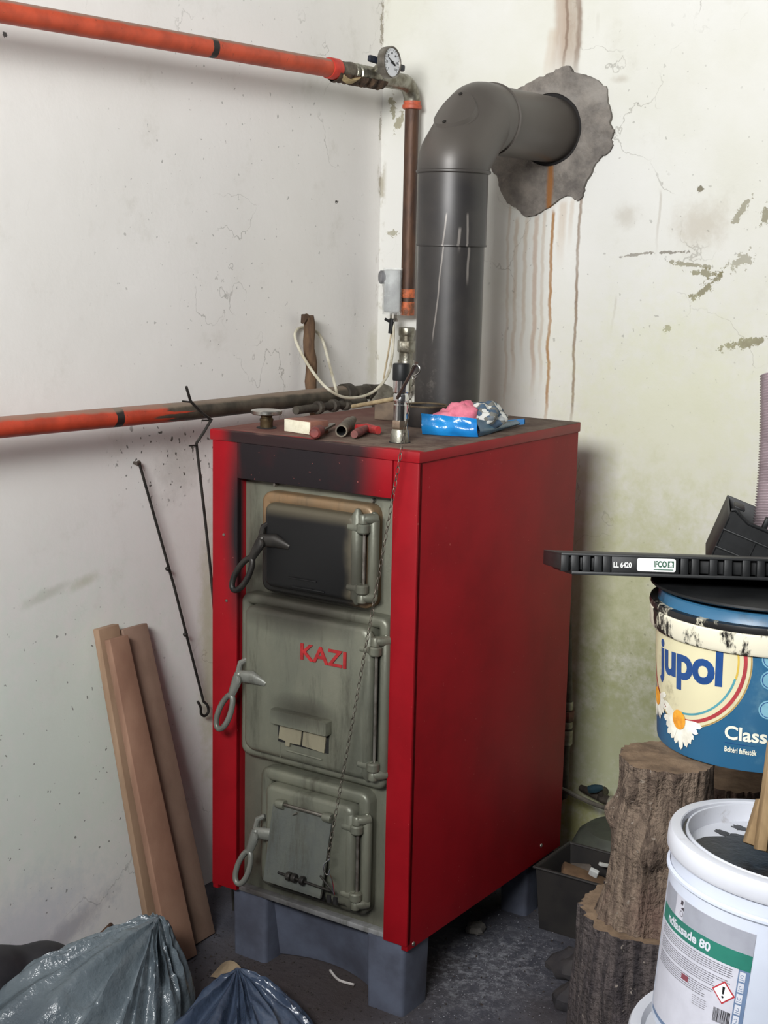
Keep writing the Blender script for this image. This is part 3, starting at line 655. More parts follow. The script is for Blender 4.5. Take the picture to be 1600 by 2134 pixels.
MB().lathe([(0.0225, -0.018), (0.0245, -0.014), (0.0245, 0.016), (0.0215, 0.020)], (PXX, 0.552, zU), (0, 1, 0), 20).build('painted_collar', pm('bright_red_paint', (206, 62, 46), (176, 50, 40), 30, 0.5), up)
MB().tube([(PXX, 0.57, zU), (PXX, 0.60, zU), (PXX, 0.625, zU+0.002)], [0.0215, 0.021, 0.0215], 18).build('wrapped_joint', pm('grey_jointing', (118, 110, 96), (84, 76, 66), 40, 0.7, 0.1, 0.5), up)
vb = MB().lathe([(0.020, 0), (0.0225, 0.002), (0.0225, 0.012), (0.019, 0.014), (0.019, 0.022), (0.0225, 0.024), (0.0225, 0.040), (0.019, 0.043), (0.0215, 0.050), (0.0225, 0.075), (0.0215, 0.105), (0.019, 0.112), (0.0215, 0.114), (0.0215, 0.135), (0.018, 0.14)], (PXX, 0.625, zU), (0, 1, 0), 24).build('ball_valve', M_GALV, up)
rgz = random.Random(9); m = MB()
m.grid(20, 14, lambda u, v: Vector((PXX, 0.555+0.20*u, zU-0.004)) + Vector((math.cos(math.pi*(1.08+0.84*v)), 0, math.sin(math.pi*(1.08+0.84*v))))*(0.0235+0.004*noise.noise(Vector((u*9, v*6, 1)))+0.003*math.sin(u*37)))
m.build('burlap_wrap', pm('dark_hemp_wrap', (92, 72, 54), (54, 40, 32), 40, 0.9, 0, 0.6), up)
m = MB(); m.grid(10, 6, lambda u, v: Vector((PXX+0.012+0.012*math.sin(3*v), 0.565+0.07*u, zU-0.020-0.010*math.sin(math.pi*u)+0.014*v)))
m.build('loose_tape', pm('cream_tape', (188, 168, 124), (150, 128, 92), 50, 0.7), up)
# dial thermometer in the valve handle
g = PX(815, 130, 0, PXX+0.058); gn = Vector((math.cos(math.radians(0)), math.sin(math.radians(0)), 0.02)).normalized(); gs = Vector((0, 0, 1)).cross(gn).normalized(); gu = gn.cross(gs)
MB().tube([(PXX, g.y, zU), g-gn*0.02], 0.011, 14).build('valve_spindle', M_GALV, up)
gd = MB().lathe([(0.030, -0.018), (0.0365, -0.016), (0.0375, -0.004), (0.0375, 0.004), (0.0355, 0.0055), (0.0335, 0.004), (0.0325, 0.001)], g, gn, 44).build('thermometer', M_STEEL, up, label='round dial thermometer with steel bezel')
MB().lathe([(0.0328, 0.0012), (0.0328, 0.0022)], g, gn, 40).build('dial', pm('white_dial', (232, 234, 238), (222, 224, 228), 10, 0.35), gd)
m = MB()
def gp(a, r, h=0.0026): return g+gn*h+gs*(r*math.cos(a))+gu*(r*math.sin(a))
for k in range(21):
    a = math.radians(225-k*13.5); m.tube([gp(a, 0.0268), gp(a, 0.030 if k % 4 else 0.0312)], 0.0004, 4)
m.build('scale_marks', M_BLACKP, gd)
m = MB()
for k, s_ in enumerate(('0', '20', '40', '60', '80', '100', '120')):
    a = math.radians(225-k*45); V, F = text2d(s_, 0.0075, 0.0001, 'CENTER'); c0 = gp(a, 0.0215)
    m.add([c0+gs*x+gu*(y-0.0025) for x, y in V], F)
m.build('numerals', M_BLACKP, gd, fix=False)
a = math.radians(150); m = MB(); m.tube([gp(a, 0.025, 0.004), gp(a, 0.0, 0.004), gp(a, -0.012, 0.004)], [0.0006, 0.0017, 0.0024], 6); m.lathe([(0.0035, 0.0022), (0.0035, 0.005)], g, gn, 14)
m.build('needle', M_BLACKP, gd)
m = MB(); m.box(g-gn*0.019+gs*0.008, (0.012, 0.122, 0.016), Matrix.Rotation(math.radians(-10), 4, 'Z') @ Matrix.Rotation(math.radians(-6), 4, 'X'), 0.004); m.build('valve_handle', pm('dark_blue_plastic', (34, 40, 54), (26, 30, 40), 30, 0.4), up)
# corner elbow and riser
VX, VY = PXX, 0.895; m = MB()
arc = [(VX, VY-0.045+0.045*math.sin(q*math.pi/16), zU-0.045+0.045*math.cos(q*math.pi/16)) for q in range(9)]
MB().tube([(VX, 0.76, zU)]+arc, 0.0208, 20).build('corner_elbow', M_GALV, up)
MB().lathe([(0.0215, 0), (0.0245, 0.002), (0.0245, 0.010), (0.022, 0.012), (0.022, 0.02)], (VX, VY, zU-0.062), seg=20).build('elbow_collar', pm('orange_red_primer', (196, 92, 62), (150, 70, 50), 40, 0.55), up)
MB().tube([(VX, VY, 1.372), (VX, VY, zU-0.055)], 0.0178, 18).build('riser', M_RUST, up)
for z0, z1 in ((1.365, 1.40), (1.41, 1.432)):
    MB().lathe([(0.0182, 0), (0.0186, 0.002), (0.0186, z1-z0-0.002), (0.0182, z1-z0)], (VX, VY, z0), seg=18).build('painted_patch', pm('orange_flaking', (206, 106, 62), (112, 70, 46), 50, 0.6, 0, 0.4), up)
m = MB(); m.lathe([(0.0185, 0), (0.0185, 0.16)], (VX, VY, 1.17), seg=18); m.build('lower_pipe', M_GALV, up)
MB().lathe([(0.0225, 0), (0.024, 0.003), (0.024, 0.028), (0.0225, 0.030)], (VX, VY, 1.270), seg=6, off=0.3).build('union_nut', M_GALV, up)
MB().lathe([(0.020, 0), (0.021, 0.003), (0.021, 0.020), (0.020, 0.022)], (VX, VY, 1.312), seg=18).build('union_ring', M_GALV, up)
MB().lathe([(0.0205, 0), (0.0215, 0.003), (0.0215, 0.020), (0.0205, 0.022)], (VX, VY, 1.228), seg=18).build('union_ring', M_GALV, up)
# lower return pipe
lp = thing('return_pipe', 'heating pipe half orange and half blackened running low behind the boiler', 'pipe')
LX = -0.65; zL = 1.176; yb2 = PX(238, 868, 0, LX).y
M_OR2 = band_mat('orange_to_black_pipe', (200, 72, 46), (88, 80, 68), PX(330, 862, 0, LX).y, [(yb2, 0.010)], 0.03)
MB().tube([(LX, -1.9, zL+0.042), (LX, 0.1, zL+0.002), (LX, 0.66, zL)], 0.0205, 20).build('main_pipe', M_OR2, lp)
MB().lathe([(0.0225, 0), (0.025, 0.003), (0.025, 0.03), (0.0225, 0.034)], (LX, 0.655, zL), (0, 1, 0), 20).build('socket', M_DARKPIPE, lp)
MB().tube([(LX, 0.66, zL), (LX, 0.84, zL-0.004)], 0.0175, 18).build('end_pipe', M_DARKPIPE, lp)
MB().lathe([(0.0215, 0), (0.0215, 0.016), (0.018, 0.02)], (LX, 0.76, zL-0.002), (0, 1, 0), 6).build('end_cap', M_DARKPIPE, lp)
q = PX(800, 822, 1, 0.80)
MB().tube([(LX, 0.80, zL), (q.x-0.015, 0.80, q.z-0.012)], 0.014, 14).build('branch_pipe', M_DARKPIPE, lp)
pv = MB().lathe([(0.012, -0.03), (0.018, -0.024), (0.018, -0.008), (0.034, -0.006), (0.037, 0.0), (0.034, 0.006), (0.012, 0.010)], (q.x, 0.80, q.z-0.012), (0.75, -0.62, 0.1), 28).build('pump_cover', pm('worn_grey_enamel', (136, 132, 118), (92, 86, 74), 30, 0.5, 0.3), lp)
m = MB()
for y in (0.50, 0.56, 0.61): m.lathe([(0.013, 0), (0.016, 0.003), (0.016, 0.016), (0.013, 0.02)], (LX+0.035, y, zL-0.020), (0, 1, 0), 10)
m.tube([(LX+0.035, 0.42, zL-0.02), (LX+0.035, 0.70, zL-0.02)], 0.010, 12); m.tube([(LX+0.035, 0.70, zL-0.02), (LX+0.002, 0.72, zL-0.004)], 0.010, 12); m.build('valve_cluster', M_DARKPIPE, lp)

# ------------------------------------------------------------------ pipe thermostat with cable
tb = PX(818, 606, 1, 0.865)
ts = thing('pipe_thermostat', 'grey thermostat box wrapped in clear plastic on the rusty riser', 'thermostat', tb, (0, 0, math.radians(28)))
bx = MB().box((0, 0, 0.0), (0.042, 0.034, 0.108), None, 0.005).build('housing', pm('pale_grey_plastic', (176, 178, 176), (150, 152, 150), 25, 0.4), ts)
t = NT('clear_wrap'); t.b.inputs['Transmission Weight'].default_value = 0.7; t.b.inputs['Alpha'].default_value = 0.45
t.bump(t.noise(45, 4, 0.7), 0.9, 0.01); M_WRAP = t.out((0.95, 0.97, 0.97, 1), 0.05)
m = MB(); m.grid(28, 16, lambda u, v: Vector((0.0245*math.copysign(abs(math.cos(u*6.2832))**0.35, math.cos(u*6.2832)), 0.0205*math.copysign(abs(math.sin(u*6.2832))**0.35, math.sin(u*6.2832)), -0.060+0.118*v)) + Vector((1, 1, 0))*0.0025*noise.noise(Vector((u*14, v*9, 3))), True)
m.build('plastic_wrap', M_WRAP, ts, 60)
MB().lathe([(0.017, 0), (0.017, 0.010), (0.014, 0.013)], (-0.022, -0.002, 0.034), (-1, -0.35, 0), 24).build('dial_knob', pm('mid_grey_plastic', (124, 124, 126), (106, 106, 108), 25, 0.5), ts)
MB().lathe([(0.009, 0.022), (0.009, 0.008), (0.0115, 0.006), (0.0115, 0)], (0.004, -0.004, -0.078), seg=14).build('cable_gland', M_STEEL, ts)
m = MB()
for k in range(7): m.tube([(0.022+0.003*math.cos(a*0.785), 0.0+0.018*math.sin(a*0.785)+0.004, -0.005-k*0.0045) for a in range(8)], 0.0012, 5, True)
m.tube([(0.02, 0.0, -0.008), (0.045, 0.03, -0.004)], 0.0018, 6); m.build('wire_strap', M_STEEL, ts)
M_CAB = pm('dirty_white_cable', (205, 200, 182), (178, 170, 148), 30, 0.5)
cb = thing('cable', 'dirty white cable looped round the wooden stick beneath the thermostat', 'cable')
cpath = [PX(818, 662, 1, 0.86), PX(820, 690, 1, 0.855), PX(817, 740, 1, 0.84), PX(806, 785, 0, -0.585), PX(772, 820, 0, -0.580), PX(722, 829, 0, -0.585), PX(680, 808, 0, -0.605), PX(645, 765, 0, -0.675), PX(620, 720, 0, -0.715),
         PX(615, 694, 0, -0.730), PX(630, 682, 0, -0.738), PX(655, 688, 0, -0.736), PX(672, 710, 0, -0.720), PX(685, 755, 0, -0.690), PX(697, 800, 0, -0.612), PX(702, 822, 0, -0.607)]
MB().tube(cr(cpath, 8), 0.0036, 10).build('sheath', M_CAB, cb)
MB().tube(cr([PX(816, 690, 1, 0.86), PX(808, 740, 1, 0.87), PX(800, 785, 1, 0.875), PX(798, 815, 1, 0.87)], 8), 0.0024, 8).build('thin_lead', pm('yellowed_lead', (196, 180, 150), (170, 152, 120), 30, 0.5), cb)
m = MB(); m.tube([PX(817, 664, 1, 0.856), PX(813, 695, 1, 0.853)], [0.0065, 0.0055], 10); q = PX(808, 668, 1, 0.853); m.box(q, (0.02, 0.004, 0.007), Matrix.Rotation(0.4, 4, 'Y'), 0.001); m.build('black_tape', M_BLACKP, cb)

# ------------------------------------------------------------------ sticks and pokers by the left wall
def wood_mat(name, c1, c2, grain=(30, 30, 2.5), rough=0.7, bump=0.2, rot=None):
    t = NT(name); n1 = t.noise(1.0, 5, 0.6, grain)
    c = t.mix(t.mr(n1, 0.3, 0.7), lin(c1), lin(c2))
    c = t.mix(t.mr(t.noise(3, 4, 0.6), 0.55, 0.75, 0, 0.35), c, lin(tuple(int(q*0.62) for q in c2)))
    t.bump(n1, bump, 0.003); return t.out(c, rough, 0, 0.3)
s0, s1 = PX(642, 660, 0, -0.715), PX(652, 862, 0, -0.705); dirn = (s1-s0)
pts = [s0+dirn*(k/12)+Vector((0, 0.004*math.sin(k*1.3), 0)) for k in range(12)]+[Vector((-0.66, s1.y+0.03, 0.9)), Vector((-0.60, s1.y+0.06, 0.45)), Vector((-0.56, s1.y+0.08, 0.0))]
for k in range(12, len(pts)): pts[k].x = min(pts[k].x, -0.60)
st = thing('wooden_stick', 'barky brown wooden stick standing behind the low pipe', 'stick')
MB().tube(pts, [0.0145+0.0016*noise.noise(Vector((k*0.7, 0, 2))) for k in range(len(pts))], 14).build('bark', wood_mat('stick_bark', (112, 88, 66), (76, 58, 46), (60, 60, 12), 0.9, 0.8), st)
MB().tube([s0+Vector((0, -0.004, 0.0)), s0+Vector((0, -0.018, -0.006)), s0+Vector((0, -0.02, 0.006))], [0.009, 0.008, 0.005], 8).build('knot', wood_mat('stick_knot', (96, 76, 58), (70, 54, 44), (60, 60, 12), 0.9, 0.8), st)
M_IRON = pm('dark_iron_rod', (66, 64, 60), (48, 45, 42), 40, 0.55, 0.6)
pk = thing('fire_poker', 'straight thin iron poker with small eye and hooked end on the left wall', 'poker')
a, b = PX(291, 968, 0, -0.728), PX(424, 1462, 0, -0.722)
MB().tube([a, a.lerp(b, 0.5)+Vector((0.002, 0.003, 0)), b], 0.0031, 8).build('shaft', M_IRON, pk)
MB().tube(cr([b, PX(432, 1470, 0, -0.720), PX(434, 1484, 0, -0.72), PX(426, 1492, 0, -0.72), PX(419, 1487, 0, -0.72), PX(418, 1474, 0, -0.715), PX(412, 1462, 0, -0.715)], 5), 0.0032, 8).build('hook', M_IRON, pk)
MB().lathe([(0.0035, 0), (0.0035, 0.012), (0.0065, 0.013), (0.0065, 0.0155), (0.004, 0.017)], (XW, a.y, a.z+0.002), (1, 0, 0), 12).build('nail', M_STEEL, pk)
m = MB()
for k in (0.42, 0.7): m.lathe([(0.004, -0.004), (0.0058, -0.002), (0.0058, 0.002), (0.004, 0.004)], a.lerp(b, k), b-a, 8)
m.build('weld_bead', M_IRON, pk)
pk2 = thing('fire_poker', 'bent iron poker with kinked top leaning on the low pipe', 'poker')
pth = [PX(388, 806, 0, -0.600), PX(397, 836, 0, -0.607), PX(418, 858, 0, -0.605), PX(440, 875, 0, -0.600), PX(425, 900, 0, -0.605), PX(409, 924, 0, -0.61), PX(416, 985, 0, -0.615), PX(426, 1070, 0, -0.62), PX(438, 1180, 0, -0.62)]
pth += [Vector((-0.615, pth[-1].y+0.03, 0.55)), Vector((-0.60, pth[-1].y+0.06, 0.0))]
MB().tube(pth, 0.0031, 8).build('shaft', M_IRON, pk2)
for (x0, y0, x1, y1) in ((380, 836, 398, 838), (421, 876, 440, 876), (394, 929, 410, 928)):
    MB().tube([PX(x0, y0, 0, -0.606), PX(x1, y1, 0, -0.606)], 0.0018, 6).build('wire_barb', M_IRON, pk2)
# three planks
M_PLK = [wood_mat('plank_wood_%d' % k, c1, c2, (40, 14, 2.0), 0.65, 0.12) for k, (c1, c2) in enumerate((((164, 136, 112), (148, 120, 97)), ((154, 120, 100), (138, 104, 86)), ((146, 120, 104), (130, 105, 90))))]
def plank(tl, tr, bl_, br, thick, mat, label):
    """wide face corners at top (left,right) and foot (left,right); thickness goes towards the wall side"""
    a, b, c, d = [Vector(q) for q in (tl, tr, br, bl_)]
    n = (b-a).cross(d-a).normalized()
    if n.x < 0: n = -n
    m = MB(); bmm = bmesh.new()
    vv = [bmm.verts.new(q) for q in (a, b, c, d)]+[bmm.verts.new(q-n*thick) for q in (a, b, c, d)]
    for f in ((0, 1, 2, 3), (7, 6, 5, 4), (0, 4, 5, 1), (1, 5, 6, 2), (2, 6, 7, 3), (3, 7, 4, 0)): bmm.faces.new([vv[i] for i in f])
    bmesh.ops.bevel(bmm, geom=bmm.edges[:], offset=0.0022, segments=2, profile=0.5, affect='EDGES')
    bmm.verts.index_update(); m.add([v.co for v in bmm.verts], [[v.index for v in f.verts] for f in bmm.faces]); bmm.free()
    return tag(m.build('plank', mat), label, 'plank', 'planks leaning on the left wall')
def pt(x, y, X): return PX(x, y, 0, X)
fB0, fB1 = PX(358, 2018, 2, 0.004), PX(412, 1990, 2, 0.004)
tB0, tB1 = PX(229, 1333, 0, -0.688), PX(267, 1322, 0, -0.688)
plank(tB0, tB1, fB0, fB1, 0.018, M_PLK[1], 'reddish-brown plank in front, overlapping the two others')
fC0, fC1 = PX(398, 1975, 2, 0.004), PX(449, 1944, 2, 0.004)
plank(PX(256, 1312, 0, -0.716), PX(307, 1298, 0, -0.716), fC0, fC1, 0.018, M_PLK[2], 'wide dull brown plank on the boiler side of the plank trio')
fA0 = PX(318, 1968, 2, 0.004); fA1 = PX(358, 1948, 2, 0.004)
plank(PX(205, 1312, 0, -0.716), PX(248, 1300, 0, -0.716), fA0, fA1, 0.018, M_PLK[0], 'plank behind the front plank, on the side away from the boiler')

# ------------------------------------------------------------------ things on the boiler lid
ZL = Z1
def onlid(x, y, dz=0.0): p = PX(x, y, 2, ZL+dz); return p
# matchbox
a = onlid(592, 899); b = onlid(646, 907); w_ = (b-a); ang = math.atan2(w_.y, w_.x); ln = w_.length
mbx = thing('matchbox', 'white and brown matchbox lying near the aluminium cap', 'box', a.lerp(b, 0.5), (0, 0, ang))
MB().bb(-ln/2, ln/2, 0.001, 0.052, 0.0, 0.027, 0.001).build('sleeve', pm('brown_matchbox_sleeve', (138, 92, 76), (116, 76, 64), 30, 0.7), mbx)
MB().bb(-ln/2+0.001, ln/2-0.001, -0.0008, 0.050, 0.001, 0.026, 0.0006).build('tray_end', pm('white_card', (224, 220, 198), (206, 200, 176), 40, 0.8), mbx)
# red handled file
a = onlid(655, 903, 0.0135)
fh = thing('file_tool', 'file with dirty red wooden handle beside the matchbox', 'hand tool')
b = onlid(690, 884, 0.0135); d = (b-a).normalized(); d.z = 0
MB().tube([a, a+d*0.004, a+d*0.02, a+d*0.05, a+d*0.068], [0.008, 0.0115, 0.0125, 0.0105, 0.007], 16).build('handle', pm('dirty_red_handle', (122, 50, 44), (88, 44, 40), 40, 0.6), fh)
MB().box(a+d*0.12+Vector((0, 0, -0.002)), (0.11, 0.012, 0.005), Matrix.Rotation(math.atan2(d.y, d.x), 4, 'Z'), 0.001).build('blade', M_STEEL, fh)
# grey tube end
a = onlid(711, 898, 0.013); b = onlid(748, 862, 0.013); d = (b-a); d.z = 0; L_ = 0.20; d.normalize()
tu = thing('metal_tube', 'short dull grey open-ended tube between the red-handled tools', 'tube')
m = MB(); q = Vector((0, 0, 1)).rotation_difference(d).to_matrix().to_4x4()
m.lathe([(0.0095, 0.0), (0.0125, 0.0), (0.0125, 0.14), (0.010, 0.16), (0.008, 0.20), (0.005, 0.20)], a, d, 20, False, True); m.build('wall', pm('grey_tube', (118, 108, 92), (84, 76, 66), 30, 0.6, 0.4), tu)
m = MB(); m.lathe([(0.0095, 0.002), (0.0095, 0.05)], a, d, 20, False, True); m.build('bore', M_DARKHOLE, tu)
# red T-shaped key
a = onlid(738, 905, 0.0105); b = onlid(765, 892, 0.0105)
tk = thing('tap_key', 'T-shaped key with chipped red paint in front of the cardboard block', 'hand tool')
MB().tube([a, a.lerp(b, 0.3), b], [0.0075, 0.0095, 0.007], 14).build('grip', pm('dull_red_grip', (126, 62, 56), (96, 52, 46), 40, 0.6), tk)
c0 = onlid(742, 893, 0.0105); e0 = onlid(788, 897, 0.0105)
MB().tube([c0, b, e0], [0.0085, 0.0095, 0.0085], 12, flat=0.9).build('crossbar', pm('chipped_red_paint', (168, 44, 44), (110, 50, 46), 60, 0.5), tk)
# brown block
a = onlid(768, 876); bk = tag(MB().box((a.x+0.02, a.y+0.05, ZL+0.023), (0.055, 0.05, 0.046), 0.35, 0.003).build('cardboard_block', pm('brown_grey_card', (112, 96, 80), (84, 72, 62), 20, 0.85)), 'grimy brown cardboard block behind the red T-key', 'block')
# dark can in front of the flue
a = onlid(878, 893); cn = thing('soot_can', 'blackened tin can with rusty rim in front of the flue', 'can', (a.x-0.022, a.y+0.05, ZL))
MB().lathe([(0.045, 0), (0.047, 0.004), (0.047, 0.043), (0.044, 0.043), (0.044, 0.012), (0.0, 0.012)], seg=32, cap1=False).build('body', pm('black_tin', (40, 38, 38), (58, 52, 48), 25, 0.6, 0.3), cn)
MB().tube([(0.0455*math.cos(k*math.pi/18), 0.0455*math.sin(k*math.pi/18), 0.044) for k in range(36)], 0.0022, 8, True).build('rim', pm('rusty_rim', (112, 98, 74), (78, 64, 50), 40, 0.7, 0.3), cn)
# blue packet
t = NT('glossy_blue_film'); bcol = t.mix(t.mr(t.noise(12, 3, 0.5), 0.4, 0.7), lin((30, 136, 205)), lin((20, 112, 186)))
t.bump(t.noise(26, 4, 0.6), 0.35, 0.008); M_BLUE = t.out(bcol, 0.22, 0, 0.6)
A0 = onlid(880, 906); B0 = onlid(995, 912); dirx = (B0-A0); wln = dirx.length; ang = math.atan2(dirx.y, dirx.x)
bpk = thing('blue_packet', 'torn glossy blue plastic packet lying open on the dusty lid', 'packet', A0, (0, 0, ang))
def FW(u, v):   # front wall, slightly bulged
    return Vector((wln*u-0.004*v+0.002*math.sin(u*9), -0.006*math.sin(math.pi*min(v*1.4, 1))+0.002*math.sin(u*14+v*3), 0.001+0.043*v*(1-0.12*u)))
MB().grid(20, 8, FW).build('front_wall', M_BLUE, bpk, 60)
MB().grid(10, 12, lambda u, v: Vector((wln*u+0.03*v*u, 0.16*v, 0.002+0.002*math.sin(u*8+v*7)))).build('bottom_film', M_BLUE, bpk, 60)
def SW(u, v): return Vector((wln+0.05*u+0.004*math.sin(v*5), 0.002+0.21*u, 0.001+(0.037*(1-u)**1.5+0.012*u)*v+0.004*u))
MB().grid(14, 6, SW).build('side_flap', pm('blue_grey_film_inside', (92, 122, 138), (70, 104, 132), 14, 0.3, 0, 0.3), bpk, 60)
MB().grid(8, 6, lambda u, v: Vector((0.004*math.sin(v*4)-0.002, 0.003+0.10*u, 0.001+0.041*v*(1-0.7*u)))).build('side_wall', M_BLUE, bpk, 60)
MB().grid(8, 6, lambda u, v: Vector((wln+0.030+0.03*u, 0.20+0.045*u-0.02*v, 0.005+0.012*math.sin(math.pi*v)))).build('torn_corner', M_BLUE, bpk, 60)
# cloth rolled in the packet
cl = thing('rolled_cloth', 'crumpled pink and patterned cloth stuffed in the blue packet', 'cloth', A0, (0, 0, ang))
def lump(c, d, sd, amp, n=28, fold=5):
    m = MB()
    def fn(u, v):
        th = 2*math.pi*u; ph = math.pi*v; q = Vector((math.sin(ph)*math.cos(th), math.sin(ph)*math.sin(th), math.cos(ph)))
        k = 1+amp*noise.noise(q*2.2+Vector((sd, 0, 0)))+amp*0.5*math.sin(fold*th+4*ph+sd)*math.sin(ph)
        p_ = Vector((q.x*d[0], q.y*d[1], q.z*d[2]))*k+Vector(c); p_.z = max(p_.z, 0.0045); return p_
    return m.grid(n, 16, fn, True)
lump((0.070, 0.075, 0.030), (0.040, 0.052, 0.034), 1.0, 0.22).build('pink_lining', pm('pink_fleece', (226, 130, 148), (204, 104, 126), 30, 0.9, 0, 0.4), cl, 80)
lump((0.045, 0.060, 0.024), (0.038, 0.036, 0.024), 4.2, 0.30, 28, 3).build('pink_fold', pm('pink_fleece_fold', (232, 142, 158), (210, 112, 132), 30, 0.9, 0, 0.4), cl, 80)
t = NT('patterned_cloth'); vn = t.n('ShaderNodeTexVoronoi'); vn.inputs['Scale'].default_value = 62; t.L(t.vm('MULTIPLY', t.co, (1, 2.2, 1.3)), vn.inputs['Vector'])
sv = t.n('ShaderNodeSeparateColor'); t.L(vn.outputs['Color'], sv.inputs[0])
pc = t.mix(t.mr(sv.outputs[0], 0.42, 0.46), lin((206, 206, 200)), lin((72, 92, 112))); pc = t.mix(t.mr(sv.outputs[1], 0.72, 0.76), pc, lin((112, 112, 106)))
t.bump(t.noise(40, 4, 0.6), 0.5, 0.004)
lump((0.108, 0.100, 0.031), (0.046, 0.052, 0.033), 7.7, 0.25, 32, 6).build('patterned_fabric', t.out(pc, 0.9), cl, 80)

# ------------------------------------------------------------------ rear right: pipe, valve, hose, pot, bin
rx = PX(1186, 1450, 1, 0.86).x-0.006
rr_ = thing('rear_pipe', 'dark upright pipe with union fittings behind the boiler', 'pipe')
MB().tube([(rx-0.016, 0.86, 0.75), (rx-0.012, 0.86, 0.66), (rx, 0.86, 0.46), (rx, 0.86, 0.20)], 0.013, 14).build('upright', M_DARKPIPE, rr_)
MB().tube([(rx, 0.86, 0.21), (rx, 0.86, 0.195), (rx-0.02, 0.86, 0.18), (rx-0.05, 0.84, 0.18), (rx-0.09, 0.80, 0.16), (rx-0.10, 0.79, 0.0)], 0.013, 12).build('tail', M_DARKPIPE, rr_)
for (y0, y1, r_, mm) in ((1462, 1480, 0.016, M_GALV), (1482, 1502, 0.021, pm('reddish_union', (120, 84, 72), (84, 62, 54), 40, 0.6, 0.4)), (1504, 1518, 0.017, M_GALV), (1522, 1552, 0.0185, M_GALV)):
    za, zb = PX(1186, y1, 1, 0.86).z, PX(1186, y0, 1, 0.86).z
    MB().lathe([(r_-0.001, 0), (r_, 0.002), (r_, zb-za-0.002), (r_-0.001, zb-za)], (rx, 0.86, za), seg=8 if r_ > 0.02 else 16).build('union', mm, rr_)
vq = PX(1256, 1664, 1, 0.895)
vv_ = thing('drain_valve', 'drain valve with blue-green lever low on the back wall', 'valve')
MB().tube([(vq.x-0.02, YW, vq.z), (vq.x-0.015, 0.91, vq.z), (vq.x, 0.895, vq.z), (vq.x+0.09, 0.89, vq.z-0.012)], 0.012, 12).build('body', M_DARKPIPE, vv_)
MB().tube([(vq.x-0.07, 0.91, vq.z+0.008), (vq.x-0.01, 0.90, vq.z+0.002)], [0.008, 0.013], 12).build('inlet', M_DARKPIPE, vv_)
MB().lathe([(0.013, 0), (0.016, 0.002), (0.016, 0.016), (0.013, 0.018), (0.013, 0.024), (0.015, 0.026), (0.015, 0.032)], (vq.x+0.018, 0.893, vq.z-0.001), (1, -0.05, -0.12), 8).build('hose_union', pm('pale_fitting', (150, 146, 128), (118, 112, 96), 40, 0.5, 0.3), vv_)
MB().tube([(vq.x-0.002, 0.89, vq.z+0.008), (vq.x-0.004, 0.886, vq.z+0.024), (vq.x-0.026, 0.878, vq.z+0.026)], [0.006, 0.008, 0.010], 10).build('stem', M_DARKPIPE, vv_)
MB().tube([(vq.x-0.030, 0.876, vq.z+0.022), (vq.x-0.010, 0.874, vq.z+0.030), (vq.x+0.008, 0.872, vq.z+0.038)], [0.010, 0.011, 0.006], 10, flat=0.6).build('lever', pm('petrol_blue', (34, 58, 68), (28, 48, 56), 30, 0.5), vv_)
h_ = cr([PX(1150, 1636, 1, 0.80), PX(1178, 1648, 1, 0.81), PX(1212, 1664, 1, 0.815), PX(1250, 1680, 1, 0.81), PX(1300, 1692, 1, 0.80), PX(1345, 1692, 1, 0.79)], 6)
tag(MB().tube(h_, 0.006, 10).build('water_hose', pm('grey_rubber_hose', (92, 88, 78), (70, 66, 60), 30, 0.5)), 'grey rubber hose curving in front of the drain valve', 'hose')
# pot behind the bin
pb = PX(1285, 1768, 2, 0.0); pb = Vector((0.09, 0.81, 0))
pot = thing('round_pot', 'dull grey-green round lidded pot beside the black bin', 'pot', pb)
MB().lathe([(0.105, 0.0), (0.112, 0.01), (0.114, 0.10), (0.112, 0.115)], seg=40).build('body', pm('pot_grey_green', (96, 100, 88), (78, 82, 72), 15, 0.6), pot)
MB().lathe([(0.118, 0.110), (0.120, 0.113), (0.119, 0.120), (0.105, 0.150), (0.085, 0.166), (0.0, 0.170)], seg=40, cap1=False).build('lid', pm('pot_lid_dark', (72, 76, 66), (58, 60, 54), 15, 0.6), pot)
# black bin: open tapered box
bn = thing('plastic_bin', 'black open plastic bin with scraps beside the boiler foot', 'bin')
def binbox(x0, x1, y0, y1, z0, z1, tp, th):
    m = MB(); P = lambda i, z, k: [(x0+k+i, y0+k+i, z), (x1-k-i, y0+k+i, z), (x1-k-i, y1-k-i, z), (x0+k+i, y1-k-i, z)]
    m.v = P(0, z0, tp)+P(0, z1, 0)+P(th, z1, 0)+P(th, z0+th, tp)
    m.f = [(3, 2, 1, 0)]+[(a, (a+1) % 4, 4+(a+1) % 4, 4+a) for a in range(4)]+[(4+a, 4+(a+1) % 4, 8+(a+1) % 4, 8+a) for a in range(4)]+[(8+a, 8+(a+1) % 4, 12+(a+1) % 4, 12+a) for a in range(4)]+[(12, 13, 14, 15)]
    return m
M_BIN = pm('black_brown_bin', (46, 43, 41), (36, 34, 34), 15, 0.5)
binbox(0.012, 0.262, 0.520, 0.690, 0.0, 0.150, 0.010, 0.003).build('body', M_BIN, bn)
m = MB(); m.tube([(0.010, 0.518, 0.151), (0.264, 0.518, 0.151), (0.264, 0.692, 0.151), (0.010, 0.692, 0.151)], 0.0038, 8, True); m.build('rim', M_BIN, bn)
M_SCR = wood_mat('scrap_wood', (112, 88, 66), (84, 64, 48), (20, 20, 20), 0.8)
